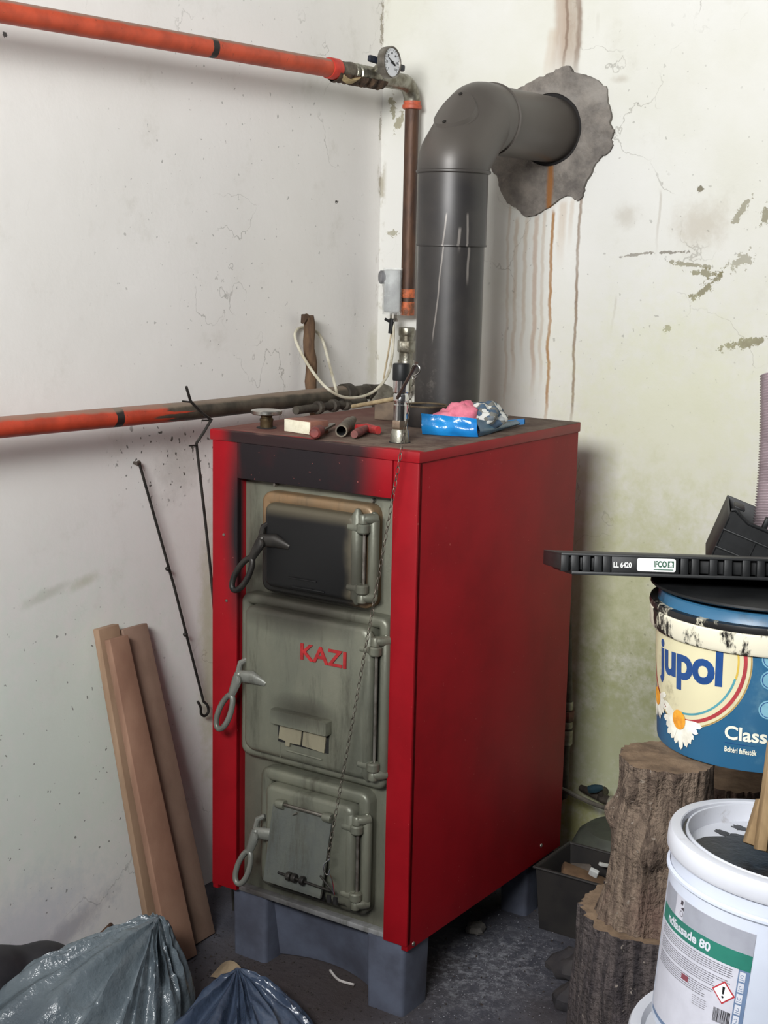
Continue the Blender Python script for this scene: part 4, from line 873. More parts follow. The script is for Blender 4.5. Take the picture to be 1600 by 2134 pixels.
sc = [((0.125, 0.605, 0.112), (0.17, 0.045, 0.02), (0.15, 0.35, 0.5), M_SCR, 'wood_offcut', 'brown wood offcut lying slantwise in the black bin', 'offcut'),
      ((0.10, 0.58, 0.055), (0.14, 0.07, 0.03), (0.1, -0.1, -0.4), pm('dark_scrap', (70, 60, 54), (52, 46, 42), 20, 0.8), 'wood_offcut', 'dark flat offcut at the bottom of the black bin', 'offcut'),
      (tuple(PX(1236, 1822, 2, 0.130)), (0.022, 0.012, 0.03), (0.4, 0.3, 0.2), pm('white_scrap', (196, 198, 196), (170, 172, 170), 20, 0.6), 'plastic_scrap', 'small white plastic scrap on top in the black bin', 'scrap'),
      (tuple(PX(1262, 1803, 2, 0.138)), (0.036, 0.008, 0.008), (0.1, 0.3, 0.9), pm('white_stub', (210, 210, 206), (180, 180, 176), 20, 0.6), 'chalk_stub', 'thin white stub beside the offcut in the black bin', 'scrap'),
      (tuple(PX(1212, 1815, 2, 0.118)), (0.05, 0.04, 0.018), (0.2, 0.1, 0.7), pm('grey_scrap', (110, 100, 94), (84, 76, 70), 20, 0.8), 'crumpled_scrap', 'greyish crumpled scrap by the rim of the black bin', 'scrap')]
from mathutils import Euler
for c0, d0, e0, mm, nm, lb, ct in sc:
    tag(MB().box(c0, d0, Euler(e0).to_matrix().to_4x4(), min(d0)*0.25).build(nm, mm), lb, ct)

# ------------------------------------------------------------------ logs and stump
def log_mat(name, c1, c2, c3):
    t = NT(name); n1 = t.noise(1.0, 6, 0.7, (70, 70, 7)); n2 = t.noise(7, 5, 0.65)
    c = t.mix(t.mr(n1, 0.35, 0.65), lin(c1), lin(c2)); c = t.mix(t.mr(n2, 0.48, 0.7, 0, 0.7), c, lin(c3))
    c = t.mix(t.mr(t.noise(80, 2, 0.5), 0.7, 0.74, 0, 0.5), c, lin((160, 150, 138)))
    t.bump(t.ma('ADD', n1, t.noise(90, 3, 0.6)), 1.0, 0.010); return t.out(c, 0.9, 0, 0.2)
M_LOG = log_mat('weathered_log', (124, 108, 94), (78, 66, 58), (104, 82, 74)); M_LOG2 = log_mat('dark_bark', (86, 78, 76), (46, 42, 44), (70, 64, 68))
t = NT('cut_end'); wv_ = t.noise(4, 4, 0.6); c = t.mix(t.mr(t.noise(30, 5, 0.7), 0.3, 0.7), lin((128, 108, 88)), lin((94, 78, 64)))
t.bump(t.noise(50, 5, 0.7), 0.5, 0.005); M_CUT = t.out(c, 0.9, 0, 0.2)
def log(name, cx, cy, z0, z1, prof, seed, mat, label, cat, ridge=0.05, knots=(), lean=(0, 0), group=None, dome=0.0):
    root = thing(name, label, cat, (cx, cy, z0), None, group); H = z1-z0; nu, nv = 110, 56
    def rad(th, v):
        k = v*(len(prof)-1); i = min(int(k), len(prof)-2); f = k-i; f = f*f*(3-2*f)
        r = prof[i]*(1-f)+prof[i+1]*f
        cs, sn = math.cos(th), math.sin(th)
        n1 = noise.noise(Vector((cs*1.3, sn*1.3, v*1.1+seed))); n2 = noise.noise(Vector((cs*7, sn*7, v*1.6+seed*2))); n3 = noise.noise(Vector((cs*22, sn*22, v*5+seed)))
        r *= 1+0.10*n1+ridge*(abs(n2)*1.5-0.4)+ridge*0.5*n3
        for (ka, kv, ks, kh) in knots:
            d = math.sqrt((((th-ka+math.pi) % (2*math.pi)-math.pi)/ks)**2+((v-kv)*H/(ks*prof[0]))**2)
            if d < 1.6: r += kh*(math.exp(-d*d*2.2)-0.55*math.exp(-d*d*14))
        return r
    def P(u, v):
        th = 2*math.pi*u; r = rad(th, v); return Vector((lean[0]*v+r*math.cos(th), lean[1]*v+r*math.sin(th), H*v))
    MB().grid(nu, nv, P, True).build('bark', mat, root, 80)
    def T(u, v):
        th = 2*math.pi*u; r = rad(th, 1.0)*(1-v); q = Vector((lean[0]+r*math.cos(th), lean[1]+r*math.sin(th), 0)); q.z = H+dome*v+(0.003*noise.noise(q*30+Vector((seed, 0, 0))) if v > 0.02 else 0); return q
    MB().grid(nu, 10, T, True).build('cut_face', M_CUT, root, 60)
    MB().grid(nu, 2, lambda u, v: Vector((rad(2*math.pi*u, 0)*(1-v)*math.cos(2*math.pi*u), rad(2*math.pi*u, 0)*(1-v)*math.sin(2*math.pi*u), 0)), True).build('underside', M_CUT, root, 60)
    return root
log('chopping_stump', 0.705, -0.425, 0.0, 0.60, [0.150, 0.135, 0.128, 0.122, 0.118], 3.1, M_LOG2, 'tall dark-barked stump carrying the pale knotted log', 'stump', 0.11)
log('knotted_log', 0.702, -0.432, 0.600, 0.838, [0.088, 0.078, 0.072, 0.072, 0.064, 0.066], 8.4, M_LOG, 'pale weathered log with knots, standing on the dark stump', 'log', 0.10,
    [(-1.35, 0.50, 0.34, 0.020), (-2.7, 0.62, 0.30, 0.016), (-2.0, 0.84, 0.28, 0.018)], (0.004, -0.006))
bl_c = CAM + (_f + _r*((1548-800)/FPX) - _u*((1612-1067)/FPX))*2.42
log('barky_log', bl_c.x, bl_c.y, 0.0, bl_c.z, [0.095, 0.092, 0.090, 0.090, 0.090], 5.5, M_LOG, 'thick upright log behind the tar bucket, beside the knotted log', 'log', 0.14)

# ------------------------------------------------------------------ blue paint bucket
def cone_fn(r0, r1, H, az, rref, off):
    def fn(s, h):
        a = math.radians(az)+s/rref; r = r0+(r1-r0)*h/H+off; return Vector((r*math.cos(a), r*math.sin(a), h))
    return fn
def dirty(name, c1, dirt, amt, scale, rough=0.35, thr=(0.5, 0.6)):
    t = NT(name); c = t.mix(t.mr(t.noise(5, 3, 0.5), 0.3, 0.7), lin(c1), lin(tuple(int(q*0.93) for q in c1)))
    c = t.mix(t.ma('MULTIPLY', t.mr(t.noise(scale, 6, 0.7), thr[0], thr[1]), amt), c, lin(dirt)); return t.out(c, rough, 0, 0.5)
JC = Vector((0.784, -0.295, 0.8395)); JH = 0.203; J0, J1 = 0.1445, 0.156
jb = thing('paint_bucket', 'blue and cream paint bucket with daisies standing on the logs', 'bucket', JC)
JF = lambda off: cone_fn(J0, J1, JH, -117.5, 0.15, off)
MB().lathe([(J0-0.006, 0), (J0-0.001, 0.0012), (J0, 0.006), (J1, JH-0.004), (J1-0.004, JH-0.002), (J0-0.004, 0.008), (0, 0.008)], seg=96, cap1=False).build('body', dirty('bucket_blue', (44, 96, 132), (104, 138, 150), 0.5, 9, 0.35, (0.55, 0.75)), jb)
M_CREAM = dirty('bucket_cream', (214, 206, 170), (142, 132, 104), 0.7, 16, 0.4, (0.56, 0.75))
RC = 0.153
bd = decal([([(0.0945*math.cos(2*math.pi*k/80), min(0.176, RC+0.0945*math.sin(2*math.pi*k/80))) for k in range(80)], [tuple(range(80))])], JF(0.0006)); bd.build('cream_disc', M_CREAM, jb, 60)
def arc(r0, r1, off, mat, nm, a0=None):
    A = math.degrees(math.asin((0.176-RC)/r1)); decal([ring(0, RC, r0, r1, -180-A, A, 90)], JF(off)).build(nm, mat, jb, 60)
arc(0.0940, 0.1090, 0.0005, M_CREAM, 'cream_ring'); arc(0.1068, 0.1085, 0.0009, pm('ring_gold', (172, 142, 84), (150, 122, 70), 30, 0.4), 'gold_ring')
arc(0.0975, 0.1025, 0.0009, pm('ring_red', (172, 62, 66), (150, 52, 58), 30, 0.4), 'red_ring')
A = math.degrees(math.asin((0.176-RC)/0.0925)); decal([ring(0, RC, 0.0895, 0.0922, -14, A, 24)], JF(0.0009)).build('yellow_ring', pm('ring_yellow', (206, 176, 76), (196, 164, 70), 30, 0.4), jb, 60)
decal([ring(0, RC, 0.0885, 0.0915, -88, -14, 40)], JF(0.0009)).build('teal_ring', pm('ring_teal', (84, 150, 160), (74, 138, 150), 30, 0.4), jb, 60)
M_JBLUE = pm('print_blue', (34, 74, 132), (28, 64, 118), 30, 0.4)
def S(ang): return math.radians(ang+117.5)*0.15
V, F = text2d('jupol', 0.066, 0.0022, spacing=0.95); V = fit2d(V, S(-139.5), S(-90.8), 0.100, 0.1685); V = [(x, y+(x-S(-90.8))*0.07) for x, y in V]
decal([(V, F)], JF(0.0011), 0.004).build('lettering', M_JBLUE, jb, 60, label='blue lower-case jupol lettering', fix=False)
V, F = text2d('Classic', 0.024, 0.0006); V = fit2d(V, S(-88.3), S(-88.3)+0.076, 0.044, 0.064)
M_PWH = pm('print_white', (228, 226, 208), (214, 212, 194), 30, 0.4)
decal([(V, F)], JF(0.0009), 0.004).build('lettering', M_PWH, jb, 60, fix=False)
V, F = text2d('Beltéri falfesték', 0.009, 0.0002); V = fit2d(V, S(-88.0), S(-71.0), 0.0255, 0.0335)
decal([(V, F)], JF(0.0009), 0.004).build('lettering', M_PWH, jb, 60, fix=False)
decal([rect(S(-88), S(-73), 0.0385, 0.0392)], JF(0.0009)).build('rule_line', M_JBLUE, jb, 60)
M_PET = pm('petal_white', (236, 234, 222), (214, 210, 196), 40, 0.5); M_YOLK = pm('daisy_centre', (232, 164, 50), (206, 132, 38), 90, 0.6)
def daisy(sc_, hc, rp, rc_, a0, a1, n, sd):
    rg_ = random.Random(sd); sh = []
    for k in range(n):
        a = math.radians(a0+(a1-a0)*(k+rg_.uniform(-0.2, 0.2))/n); L_ = rp*rg_.uniform(0.88, 1.06); w_ = rp*0.125
        ca, sa = math.cos(a), math.sin(a); q = [(rc_*0.6, -w_*0.5), (L_*0.7, -w_), (L_*0.92, -w_*0.7), (L_*0.95, -w_*0.25), (L_, 0), (L_*0.94, w_*0.35), (L_*0.9, w_*0.8), (L_*0.7, w_), (rc_*0.6, w_*0.5)]
        sh.append(poly([(sc_+x*ca-y*sa, max(0.004, hc+x*sa+y*ca)) for x, y in q]))
    for k, s_ in enumerate(sh): decal([s_], JF(0.0013+0.00025*(k % 3))).build('petal', M_PET, jb, 60)
    decal([disc(sc_, hc, rc_, rc_*1.05)], JF(0.0024)).build('daisy_centre', M_YOLK, jb, 60)
daisy(S(-117.5), 0.052, 0.041, 0.0135, -205, 18, 13, 2)
daisy(S(-143), 0.067, 0.034, 0.0125, -150, 40, 10, 5)
M_ICON = pm('pale_blue_icon', (122, 168, 184), (108, 154, 172), 30, 0.4)
for k, h in enumerate((0.178-0.014, 0.135, 0.093)):
    decal([disc(S(-66.5), h, 0.0135)], JF(0.0008)).build('round_icon', M_ICON, jb, 60)
    decal([ring(S(-66.5), h, 0.0105, 0.0115)], JF(0.0012)).build('icon_ring', M_JBLUE, jb, 60)
# rim (white, smeared with black) and lid
t = NT('smeared_rim'); c = t.mix(t.mr(t.noise(16, 6, 0.7, (1, 1, 0.5)), 0.53, 0.60), lin((224, 218, 196)), lin((30, 28, 26))); M_SMEAR = t.out(c, 0.4)
t = NT('tarred_rim'); c = t.mix(t.mr(t.noise(18, 6, 0.7, (1, 1, 0.6)), 0.44, 0.38), lin((28, 27, 27)), lin((190, 184, 164))); M_TAR = t.out(c, 0.35)
MB().lathe([(J1-0.003, 0.166), (0.1605, 0.168), (0.1635, 0.172), (0.1645, 0.196), (0.162, 0.199), (0.150, 0.199)], seg=96, cap0=False, cap1=False).build('rim', M_SMEAR, jb, label='white rim smeared with black')
ld = MB().lathe([(0.158, 0.1985), (0.1645, 0.199), (0.1655, 0.203), (0.1645, 0.208), (0.158, 0.2095), (0.153, 0.2075)], seg=96, cap0=False, cap1=False).build('lid_edge', M_TAR, jb)
MB().lathe([(0.1555, 0.2065), (0.1535, 0.209), (0.1525, 0.222), (0.150, 0.224), (0.0, 0.224)], seg=96, cap0=False, cap1=False).build('lid', dirty('lid_blue', (48, 96, 128), (26, 26, 28), 0.9, 6, 0.4, (0.45, 0.6)), jb, label='dark blue lid')

ll = tag(MB().lathe([(0.0, 0.0), (0.150, 0.0), (0.1605, 0.001), (0.1635, 0.003), (0.1630, 0.006), (0.155, 0.008), (0.0, 0.008)], JC+Vector((-0.002, 0.0, 0.2245)), (0.004, 0.03, 1), 72, False, False).build('bucket_lid', M_BLACKP), 'loose black lid lying between the blue bucket and the folded crate', 'lid')
# ------------------------------------------------------------------ folded black crate on the bucket
cx0 = PX(1168, 1192, 2, 1.096); ux = Matrix.Rotation(math.radians(-2.6), 3, 'Z') @ Vector((_r0.x, _r0.y, 0)).normalized(); uyh = Vector((-ux.y, ux.x, 0)); tilt = math.radians(11.0)
uy = uyh*math.cos(tilt)-Vector((0, 0, 1))*math.sin(tilt); uz = ux.cross(uy)
c1 = thing('folded_crate', 'flat folded black plastic crate with a white sticker lying on the bucket lid', 'crate')
c1.matrix_world = Matrix.Translation(cx0) @ Matrix((ux, uy, uz)).transposed().to_4x4()
CL, CW, CH = 0.60, 0.38, 0.0270
m = MB(); m.bb(0.0, CL, 0.010, CW, 0.003, CH-0.002, 0.002); m.build('panel_stack', M_BLACKP, c1)
m = MB(); m.bb(0.0, CL, 0.0, CW, CH-0.004, CH, 0.0012); m.build('top_flange', M_BLACKP, c1)
m = MB(); m.bb(0.015, CL-0.045, -0.001, CW-0.02, -0.003, 0.002, 0.001); m.build('bottom_flange', M_BLACKP, c1)
for k, x in enumerate([0.0, 0.014, 0.030, 0.046, 0.058, 0.165, 0.180, 0.205, 0.225, 0.25, 0.27, 0.290, 0.312, 0.332, 0.356, 0.382, 0.41, 0.44, 0.47, 0.50, 0.53, 0.56, 0.585]):
    MB().bb(x, x+0.011, -0.001, 0.014, 0.001, CH-0.003, 0.001).build('rib', M_BLACKP, c1)
MB().bb(0.070, 0.163, 0.0, 0.012, 0.001, CH-0.003, 0.001).build('sign_panel', M_BLACKP, c1)
def FC(off): return lambda s, h: Vector((s, -off, h))
k_ = 0.000692
def cs_(x): return (x-1168)*k_
V, F = text2d('LL 6420', 0.01, 0.00025); V = fit2d(V, cs_(1273), cs_(1309), 0.0085, 0.0165)
M_WPR = pm('white_print', (225, 225, 222), (205, 205, 202), 40, 0.5); M_GPR = pm('green_print', (38, 84, 62), (34, 76, 56), 40, 0.5)
decal([(V, F)], FC(0.0006), 0.05).build('lettering', M_WPR, c1, fix=False)
stk = MB().rr(cs_(1320), cs_(1397), 0.0045, 0.0228, 0.003, [(0, 0.0), (0, -0.0008), (0.0002, -0.001)], 4, True).build('sticker', M_WPR, c1)
V, F = text2d('IFCO', 0.01, 0.0004); V = fit2d(V, cs_(1353), cs_(1379), 0.0105, 0.0195)
decal([(V, F), rect(cs_(1381), cs_(1393), 0.0105, 0.0195)], FC(0.0014), 0.05).build('lettering', M_GPR, stk, fix=False)
decal([disc(cs_(1387), 0.0155, 0.0024), rect(cs_(1383), cs_(1391), 0.0115, 0.0125)], FC(0.0018), 0.05).build('logo_mark', M_WPR, stk)
decal([rect(cs_(1353), cs_(1392), 0.0068, 0.0080)], FC(0.0014), 0.05).build('small_print', M_GPR, stk)
# second crate tilted behind, standing on the first
q = PX(1476, 1158, 1, -0.03); a2 = math.radians(0)
c2 = thing('tilted_crate', 'open black plastic crate tipped up on the folded crate', 'crate')
ux0 = ux; ux = Matrix.Rotation(math.radians(-9.5), 3, 'Z') @ ux
e1 = (ux*math.cos(math.radians(-20)) + Vector((0, 0, 1))*math.sin(math.radians(-20))).normalized(); e3 = (ux*math.sin(math.radians(20)) + Vector((0, 0, 1))*math.cos(math.radians(20))).normalized(); e2 = e3.cross(e1)
dd = (cx0-CAM).dot(_f)+0.10
def atd(x, y, dep): return CAM + (_f + _r*((x-800)/FPX) - _u*((y-1067)/FPX))*dep
o2 = atd(1480, 1160, dd+0.36); KS = 1.02
c2.matrix_world = Matrix.Translation(o2) @ Matrix((e1, e2, e3)).transposed().to_4x4() @ Matrix.Scale(KS, 4)
m = MB(); hh = 0.086
m.prism([(0.0, -0.02), (0.0, hh), (0.012, hh+0.004), (0.022, hh-0.004), (0.034, hh-0.010), (0.30, hh-0.010), (0.30, -0.02)], lambda a, b, t: (a, t, b), 0.0, 0.004); m.build('front_wall', M_BLACKP, c2)
for z in (0.02, 0.052): MB().bb(0.0, 0.30, -0.004, 0.002, z-0.0015, z+0.0015, 0.0006).build('rib', M_BLACKP, c2)
m = MB(); m.tube([(0.0, -0.001, hh), (0.006, -0.001, hh+0.003), (0.018, -0.001, hh-0.003), (0.034, -0.001, hh-0.010), (0.30, -0.001, hh-0.010)], 0.003, 8); m.build('top_edge', M_BLACKP, c2)
for x in (0.055, 0.10, 0.15, 0.20): MB().bb(x, x+0.003, -0.003, 0.001, 0.022, 0.05).build('slot_bar', M_BLACKP, c2)
MB().bb(0.0, 0.004, 0.0, 0.22, -0.02, hh-0.012, 0.001).build('end_wall', M_BLACKP, c2)
MB().bb(0.0, 0.30, 0.216, 0.22, -0.02, hh-0.010, 0.001).build('back_wall', M_BLACKP, c2)
MB().bb(0.0, 0.30, 0.0, 0.22, -0.022, -0.018, 0.001).build('bottom', M_BLACKP, c2)
MB().box((0.012, 0.03, hh+0.006), (0.018, 0.05, 0.004), None, 0.001).build('corner_lip', M_BLACKP, c2)
MB().bb(0.058, 0.066, 0.01, 0.03, hh-0.012, hh+0.008, 0.001).build('locking_tab', M_BLACKP, c2)
MB().bb(0.105, 0.16, -0.0055, -0.0045, -0.006, 0.014, 0.0002).build('paper_label', pm('yellowish_label', (196, 190, 150), (176, 168, 130), 40, 0.7), c2)
sq = o2+e1*0.18+e2*0.12
tag(MB().bb(sq.x-0.10, sq.x+0.16, sq.y-0.10, sq.y+0.12, 0.0, o2.z-0.145, 0.004).build('added_support_box', wood_mat('plywood', (150, 124, 92), (128, 104, 78), (8, 8, 40))), 'added tall plywood support box hidden behind the blue paint bucket, under the tilted crate', 'box')  # unseen box, added so the tilted crate has something to rest on
# corrugated duct standing in the crate
base = o2+e1*0.128+e2*0.12+e3*(-0.012); topd = atd(1645, 780, (base-CAM).dot(_f)+0.02)
dv = topd-base; m = MB(); N = 74; pts = []; rad_ = []
for k in range(N*2+1):
    pts.append(base+dv*(k/(N*2))+ux*(0.008*math.sin(math.pi*k/(N*2)))); rad_.append(0.052 if k % 2 else 0.0475)
dc = thing('corrugated_duct', 'pinkish white corrugated flexible duct standing in the tilted crate', 'duct')
m.tube(pts, rad_, 32, False, False).build('hose_wall', pm('pinkish_duct', (178, 164, 168), (160, 146, 150), 20, 0.35, 0, 0, None, 0.35, 0.65), dc, 20)
MB().tube([base+dv*0.001, base+dv*0.01], 0.050, 32).build('end_collar', pm('pink_collar', (176, 150, 150), (160, 136, 136), 20, 0.5), dc)

# ------------------------------------------------------------------ white tar bucket on another bucket
WC = Vector((0.955, -0.639, 0.84)); wn = Vector((0.070, 0.060, 1)).normalized(); wx = Vector((0, 1, 0)).cross(wn).normalized(); wy = wn.cross(wx)
WR = Matrix((wx, wy, wn)).transposed(); WH = 0.245
wbk = thing('tar_bucket', 'white plastic bucket with green-banded label and black tar in its lid', 'bucket')
wbk.matrix_world = Matrix.Translation(WC-wn*WH) @ WR.to_4x4()
t = NT('white_bucket_plastic'); c = t.mix(t.mr(t.noise(4, 4, 0.6), 0.35, 0.7), lin((204, 210, 224)), lin((188, 194, 208)))
c = t.mix(t.mr(t.noise(45, 4, 0.7), 0.68, 0.73, 0, 0.5), c, lin((120, 116, 112))); M_WPL = t.out(c, 0.35, 0, 0.5)
W0, W1 = 0.136, 0.1415
MB().lathe([(W0-0.006, 0), (W0, 0.004), (W1, WH-0.012), (W1-0.004, WH-0.014), (W0-0.004, 0.006), (0, 0.006)], seg=96, cap1=False).build('body', M_WPL, wbk)
MB().lathe([(W1, WH-0.052), (W1+0.0035, WH-0.049), (W1+0.0035, WH-0.046), (W1, WH-0.044)], seg=96, cap0=False, cap1=False).build('stiffening_ring', M_WPL, wbk)
M_LIDW = dirty('white_lid_grubby', (206, 208, 216), (140, 132, 128), 0.5, 22, 0.4, (0.58, 0.7))
lidw = MB().lathe([(W1-0.001, WH-0.026), (0.1465, WH-0.026), (0.1485, WH-0.022), (0.1485, WH-0.006), (0.1465, WH-0.001), (0.143, WH), (0.135, WH), (0.1335, WH-0.001), (0.1315, WH-0.012), (0.1285, WH-0.012), (0.1275, WH-0.001), (0.1255, WH-0.0015), (0.122, WH-0.022), (0.0, WH-0.024)], seg=96, cap0=False, cap1=False).build('lid', M_LIDW, wbk, 30)
# puddle of tar with ragged edge
def puddle(cx, cy, r0, seed, amp, flat=1.0, rot=0.0, n=90):
    out = []
    for k in range(n):
        a = 2*math.pi*k/n; r = r0*(1+amp*noise.noise(Vector((math.cos(a)*1.6, math.sin(a)*1.6, seed)))+amp*0.7*noise.noise(Vector((math.cos(a)*4.5, math.sin(a)*4.5, seed+3))))
        x, y = r*math.cos(a), r*flat*math.sin(a); out.append((cx+x*math.cos(rot)-y*math.sin(rot), cy+x*math.sin(rot)+y*math.cos(rot)))
    return out
vd = math.radians(-56)
M_TARW = pm('wet_black_tar', (15, 14, 14), (26, 25, 25), 25, 0.36, 0, 0.3, None, 0.4, 0.7)
pz_ = []
m = MB(); P_ = [(x, y) for x, y in puddle(0.020*math.cos(vd)-0.012, 0.020*math.sin(vd)-0.004, 0.098, 2.0, 0.26)]
P_ = [(x*min(1, 0.120/math.hypot(x, y)), y*min(1, 0.120/math.hypot(x, y))) for x, y in P_]
m.prism(P_, lambda a, b, t: (a, b, WH-0.0235+t), 0.0, 0.0022); m.build('tar_pool', M_TARW, lidw)
for k, (x, y, r) in enumerate(((-0.085, 0.055, 0.012), (-0.05, 0.085, 0.009), (-0.03, 0.075, 0.006), (-0.095, 0.02, 0.012), (-0.02, 0.098, 0.005))):
    MB().prism(puddle(x, y, r, 5+k, 0.5, 0.6, k, 28), lambda a, b, t: (a, b, WH-0.0235+t), 0.0, 0.0016).build('tar_spot', M_TARW, lidw)
MB().grid(30, 2, lambda u, v: Vector(((0.1287+0.0026*v)*math.cos(math.radians(-175+70*u)), (0.1287+0.0026*v)*math.sin(math.radians(-175+70*u)), WH-0.0055))).build('tar_in_groove', M_TARW, lidw)
# label
WF = lambda off: cone_fn(W0, W1, WH-0.012, -110, 0.139, off)
def SA(ang): return math.radians(ang+110)*0.139
def Hh(v): return WH+v
lb = decal([rect(SA(-150), SA(-84.3), 0.012, Hh(-0.0655))], WF(0.0004)).build('label', pm('label_white', (200, 200, 210), (190, 190, 200), 20, 0.4), wbk, 60, label='printed label with green band')
M_LW = pm('label_pictogram_white', (206, 208, 216), (196, 198, 206), 30, 0.4); M_LG = pm('label_grey', (158, 160, 170), (148, 150, 160), 20, 0.4); M_GR = pm('label_green', (46, 120, 104), (40, 108, 94), 20, 0.4); M_LB = pm('label_blue_grey', (108, 128, 158), (98, 118, 148), 20, 0.4); M_PT = pm('small_print_grey', (128, 126, 132), (112, 110, 118), 60, 0.5)
decal([rect(SA(-126), SA(-84.3), Hh(-0.0925), Hh(-0.066)), rect(SA(-150), SA(-134), Hh(-0.0925), Hh(-0.066))], WF(0.0006)).build('grey_panel', M_LG, lb, 60)
decal([rect(SA(-150), SA(-84.3), Hh(-0.1125), Hh(-0.0925))], WF(0.0006)).build('green_band', M_GR, lb, 60)
V, F = text2d('ndfassade 80', 0.012, 0.0004); V = fit2d(V, SA(-140), SA(-105.5), Hh(-0.1078), Hh(-0.0965))
decal([(V, F)], WF(0.0009), 0.004).build('lettering', M_LW, lb, 60, label='white product lettering', fix=False)
decal([rect(SA(-89.8), SA(-84.3), 0.012, Hh(-0.1125)), rect(SA(-150), SA(-89.8), 0.012, 0.017)], WF(0.0006)).build('blue_border', M_LB, lb, 60)
for k in range(8):
    h1 = Hh(-0.1145-0.0135*k); decal([rect(SA(-89.1), SA(-86.2), h1-0.0115, h1)], WF(0.0009)).build('pictogram', M_LW, lb, 60)
    xm = (SA(-89.1)+SA(-86.2))/2
    decal([ring(xm, h1-0.0055, 0.0014, 0.0022, 20+60*k, 290+60*k, 16), rect(xm-0.0026, xm+0.0026, h1-0.0098, h1-0.0090)], WF(0.0011)).build('pictogram_mark', M_LB, lb, 60)
sh = []; rg_ = random.Random(3)
for r_i in range(19):
    h1 = Hh(-0.1165-0.0026*r_i); x = SA(-146)
    xe = SA(-91.5) if r_i < 8 else SA(-100.5)
    if r_i > 14: xe = SA(-104)
    while x < xe:
        w_ = rg_.uniform(0.002, 0.007)
        if x+w_ > xe: break
        if r_i not in (5, 12): sh.append(rect(x, x+w_, h1, h1+0.0011))
        x += w_+0.0009
decal(sh, WF(0.0008), 0.01).build('text_lines', M_PT, lb, 60)
ds_ = SA(-95.5); dh = Hh(-0.147)
decal([poly([(ds_-0.0145, dh), (ds_, dh-0.0145), (ds_+0.0145, dh), (ds_, dh+0.0145)])], WF(0.0009)).build('hazard_border', pm('hazard_red', (178, 52, 60), (168, 46, 54), 40, 0.5), lb, 60)
decal([poly([(ds_-0.0122, dh), (ds_, dh-0.0122), (ds_+0.0122, dh), (ds_, dh+0.0122)])], WF(0.0012)).build('hazard_field', pm('hazard_white', (232, 230, 234), (222, 220, 224), 40, 0.5), lb, 60)
decal([poly([(ds_-0.0016, dh+0.0072), (ds_-0.0009, dh-0.0018), (ds_+0.0009, dh-0.0018), (ds_+0.0016, dh+0.0072)]), disc(ds_, dh-0.0052, 0.0014)], WF(0.0015)).build('exclamation_mark', M_BLACKP, lb, 60)
decal([rect(SA(-121), SA(-116), Hh(-0.158), Hh(-0.151))], WF(0.0009)).build('red_mark', pm('mark_dull_red', (132, 72, 80), (118, 62, 72), 40, 0.5), lb, 60)
sh = []; x = SA(-99.2)
while x < SA(-90.8):
    w_ = rg_.choice((0.0003, 0.0005, 0.0009)); sh.append(rect(x, x+w_, Hh(-0.185), Hh(-0.168))); x += w_+rg_.choice((0.0004, 0.0006))
decal(sh, WF(0.0009), 0.05).build('barcode', M_BLACKP, lb, 60)
sh = []
for r_i in range(5):
    x = SA(-112)
    while x < SA(-104.5): w_ = rg_.uniform(0.002, 0.005); sh.append(rect(x, x+w_, Hh(-0.168-0.0025*r_i), Hh(-0.1672-0.0025*r_i))); x += w_+0.0008
decal(sh, WF(0.0008), 0.01).build('address_lines', M_PT, lb, 60)
lg = [poly([(SA(-129), Hh(-0.074)), (SA(-127.2), Hh(-0.074)), (SA(-126.8), Hh(-0.069)), (SA(-128.6), Hh(-0.068))]), poly([(SA(-128.4), Hh(-0.0785)), (SA(-125.6), Hh(-0.080)), (SA(-126.0), Hh(-0.0755)), (SA(-127.0), Hh(-0.0765))]), ring(SA(-127.4), Hh(-0.0845), 0.0030, 0.0035, 0, 360, 30)]
decal(lg, WF(0.0012)).build('maker_emblem', pm('emblem_dark', (70, 62, 70), (58, 52, 60), 40, 0.5), lb, 60)
# stirring stick: two battens glued together, standing in the tar
M_BAT = wood_mat('tarred_batten', (150, 126, 92), (118, 96, 68), (40, 40, 4), 0.75, 0.2)
sk = thing('stirring_stick', 'stirring stick of battens standing in the black tar', 'stick')
fz_ = WC-wn*0.022
def batten(x0, y0, x1, y1, wpx, dep0, dep1, th, nm):
    a = atd(x0, y0, dep0); b = atd(x1, y1, dep1); d = (b-a); L_ = d.length; d.normalize(); sx2 = (_r-d*_r.dot(d)).normalized(); sy2 = d.cross(sx2)
    T = Matrix((sx2, sy2, d)).transposed().to_4x4(); T.translation = (a+b)/2
    b_ = MB(); b_.box((0, 0, 0), (wpx*dep0/FPX, th, L_), None, 0.0015); b_.v = [tuple(T @ Vector(v)) for v in b_.v]
    return b_.build(nm, M_BAT, sk)
dw = (WC-CAM).dot(_f)
batten(1562, 1760, 1590, 1668, 26, dw-0.005, dw+0.005, 0.018, 'short_batten')
batten(1583, 1772, 1612, 1545, 20, dw-0.022, dw-0.002, 0.020, 'long_batten')
batten(1608, 1778, 1640, 1500, 30, dw-0.012, dw+0.008, 0.014, 'back_batten')
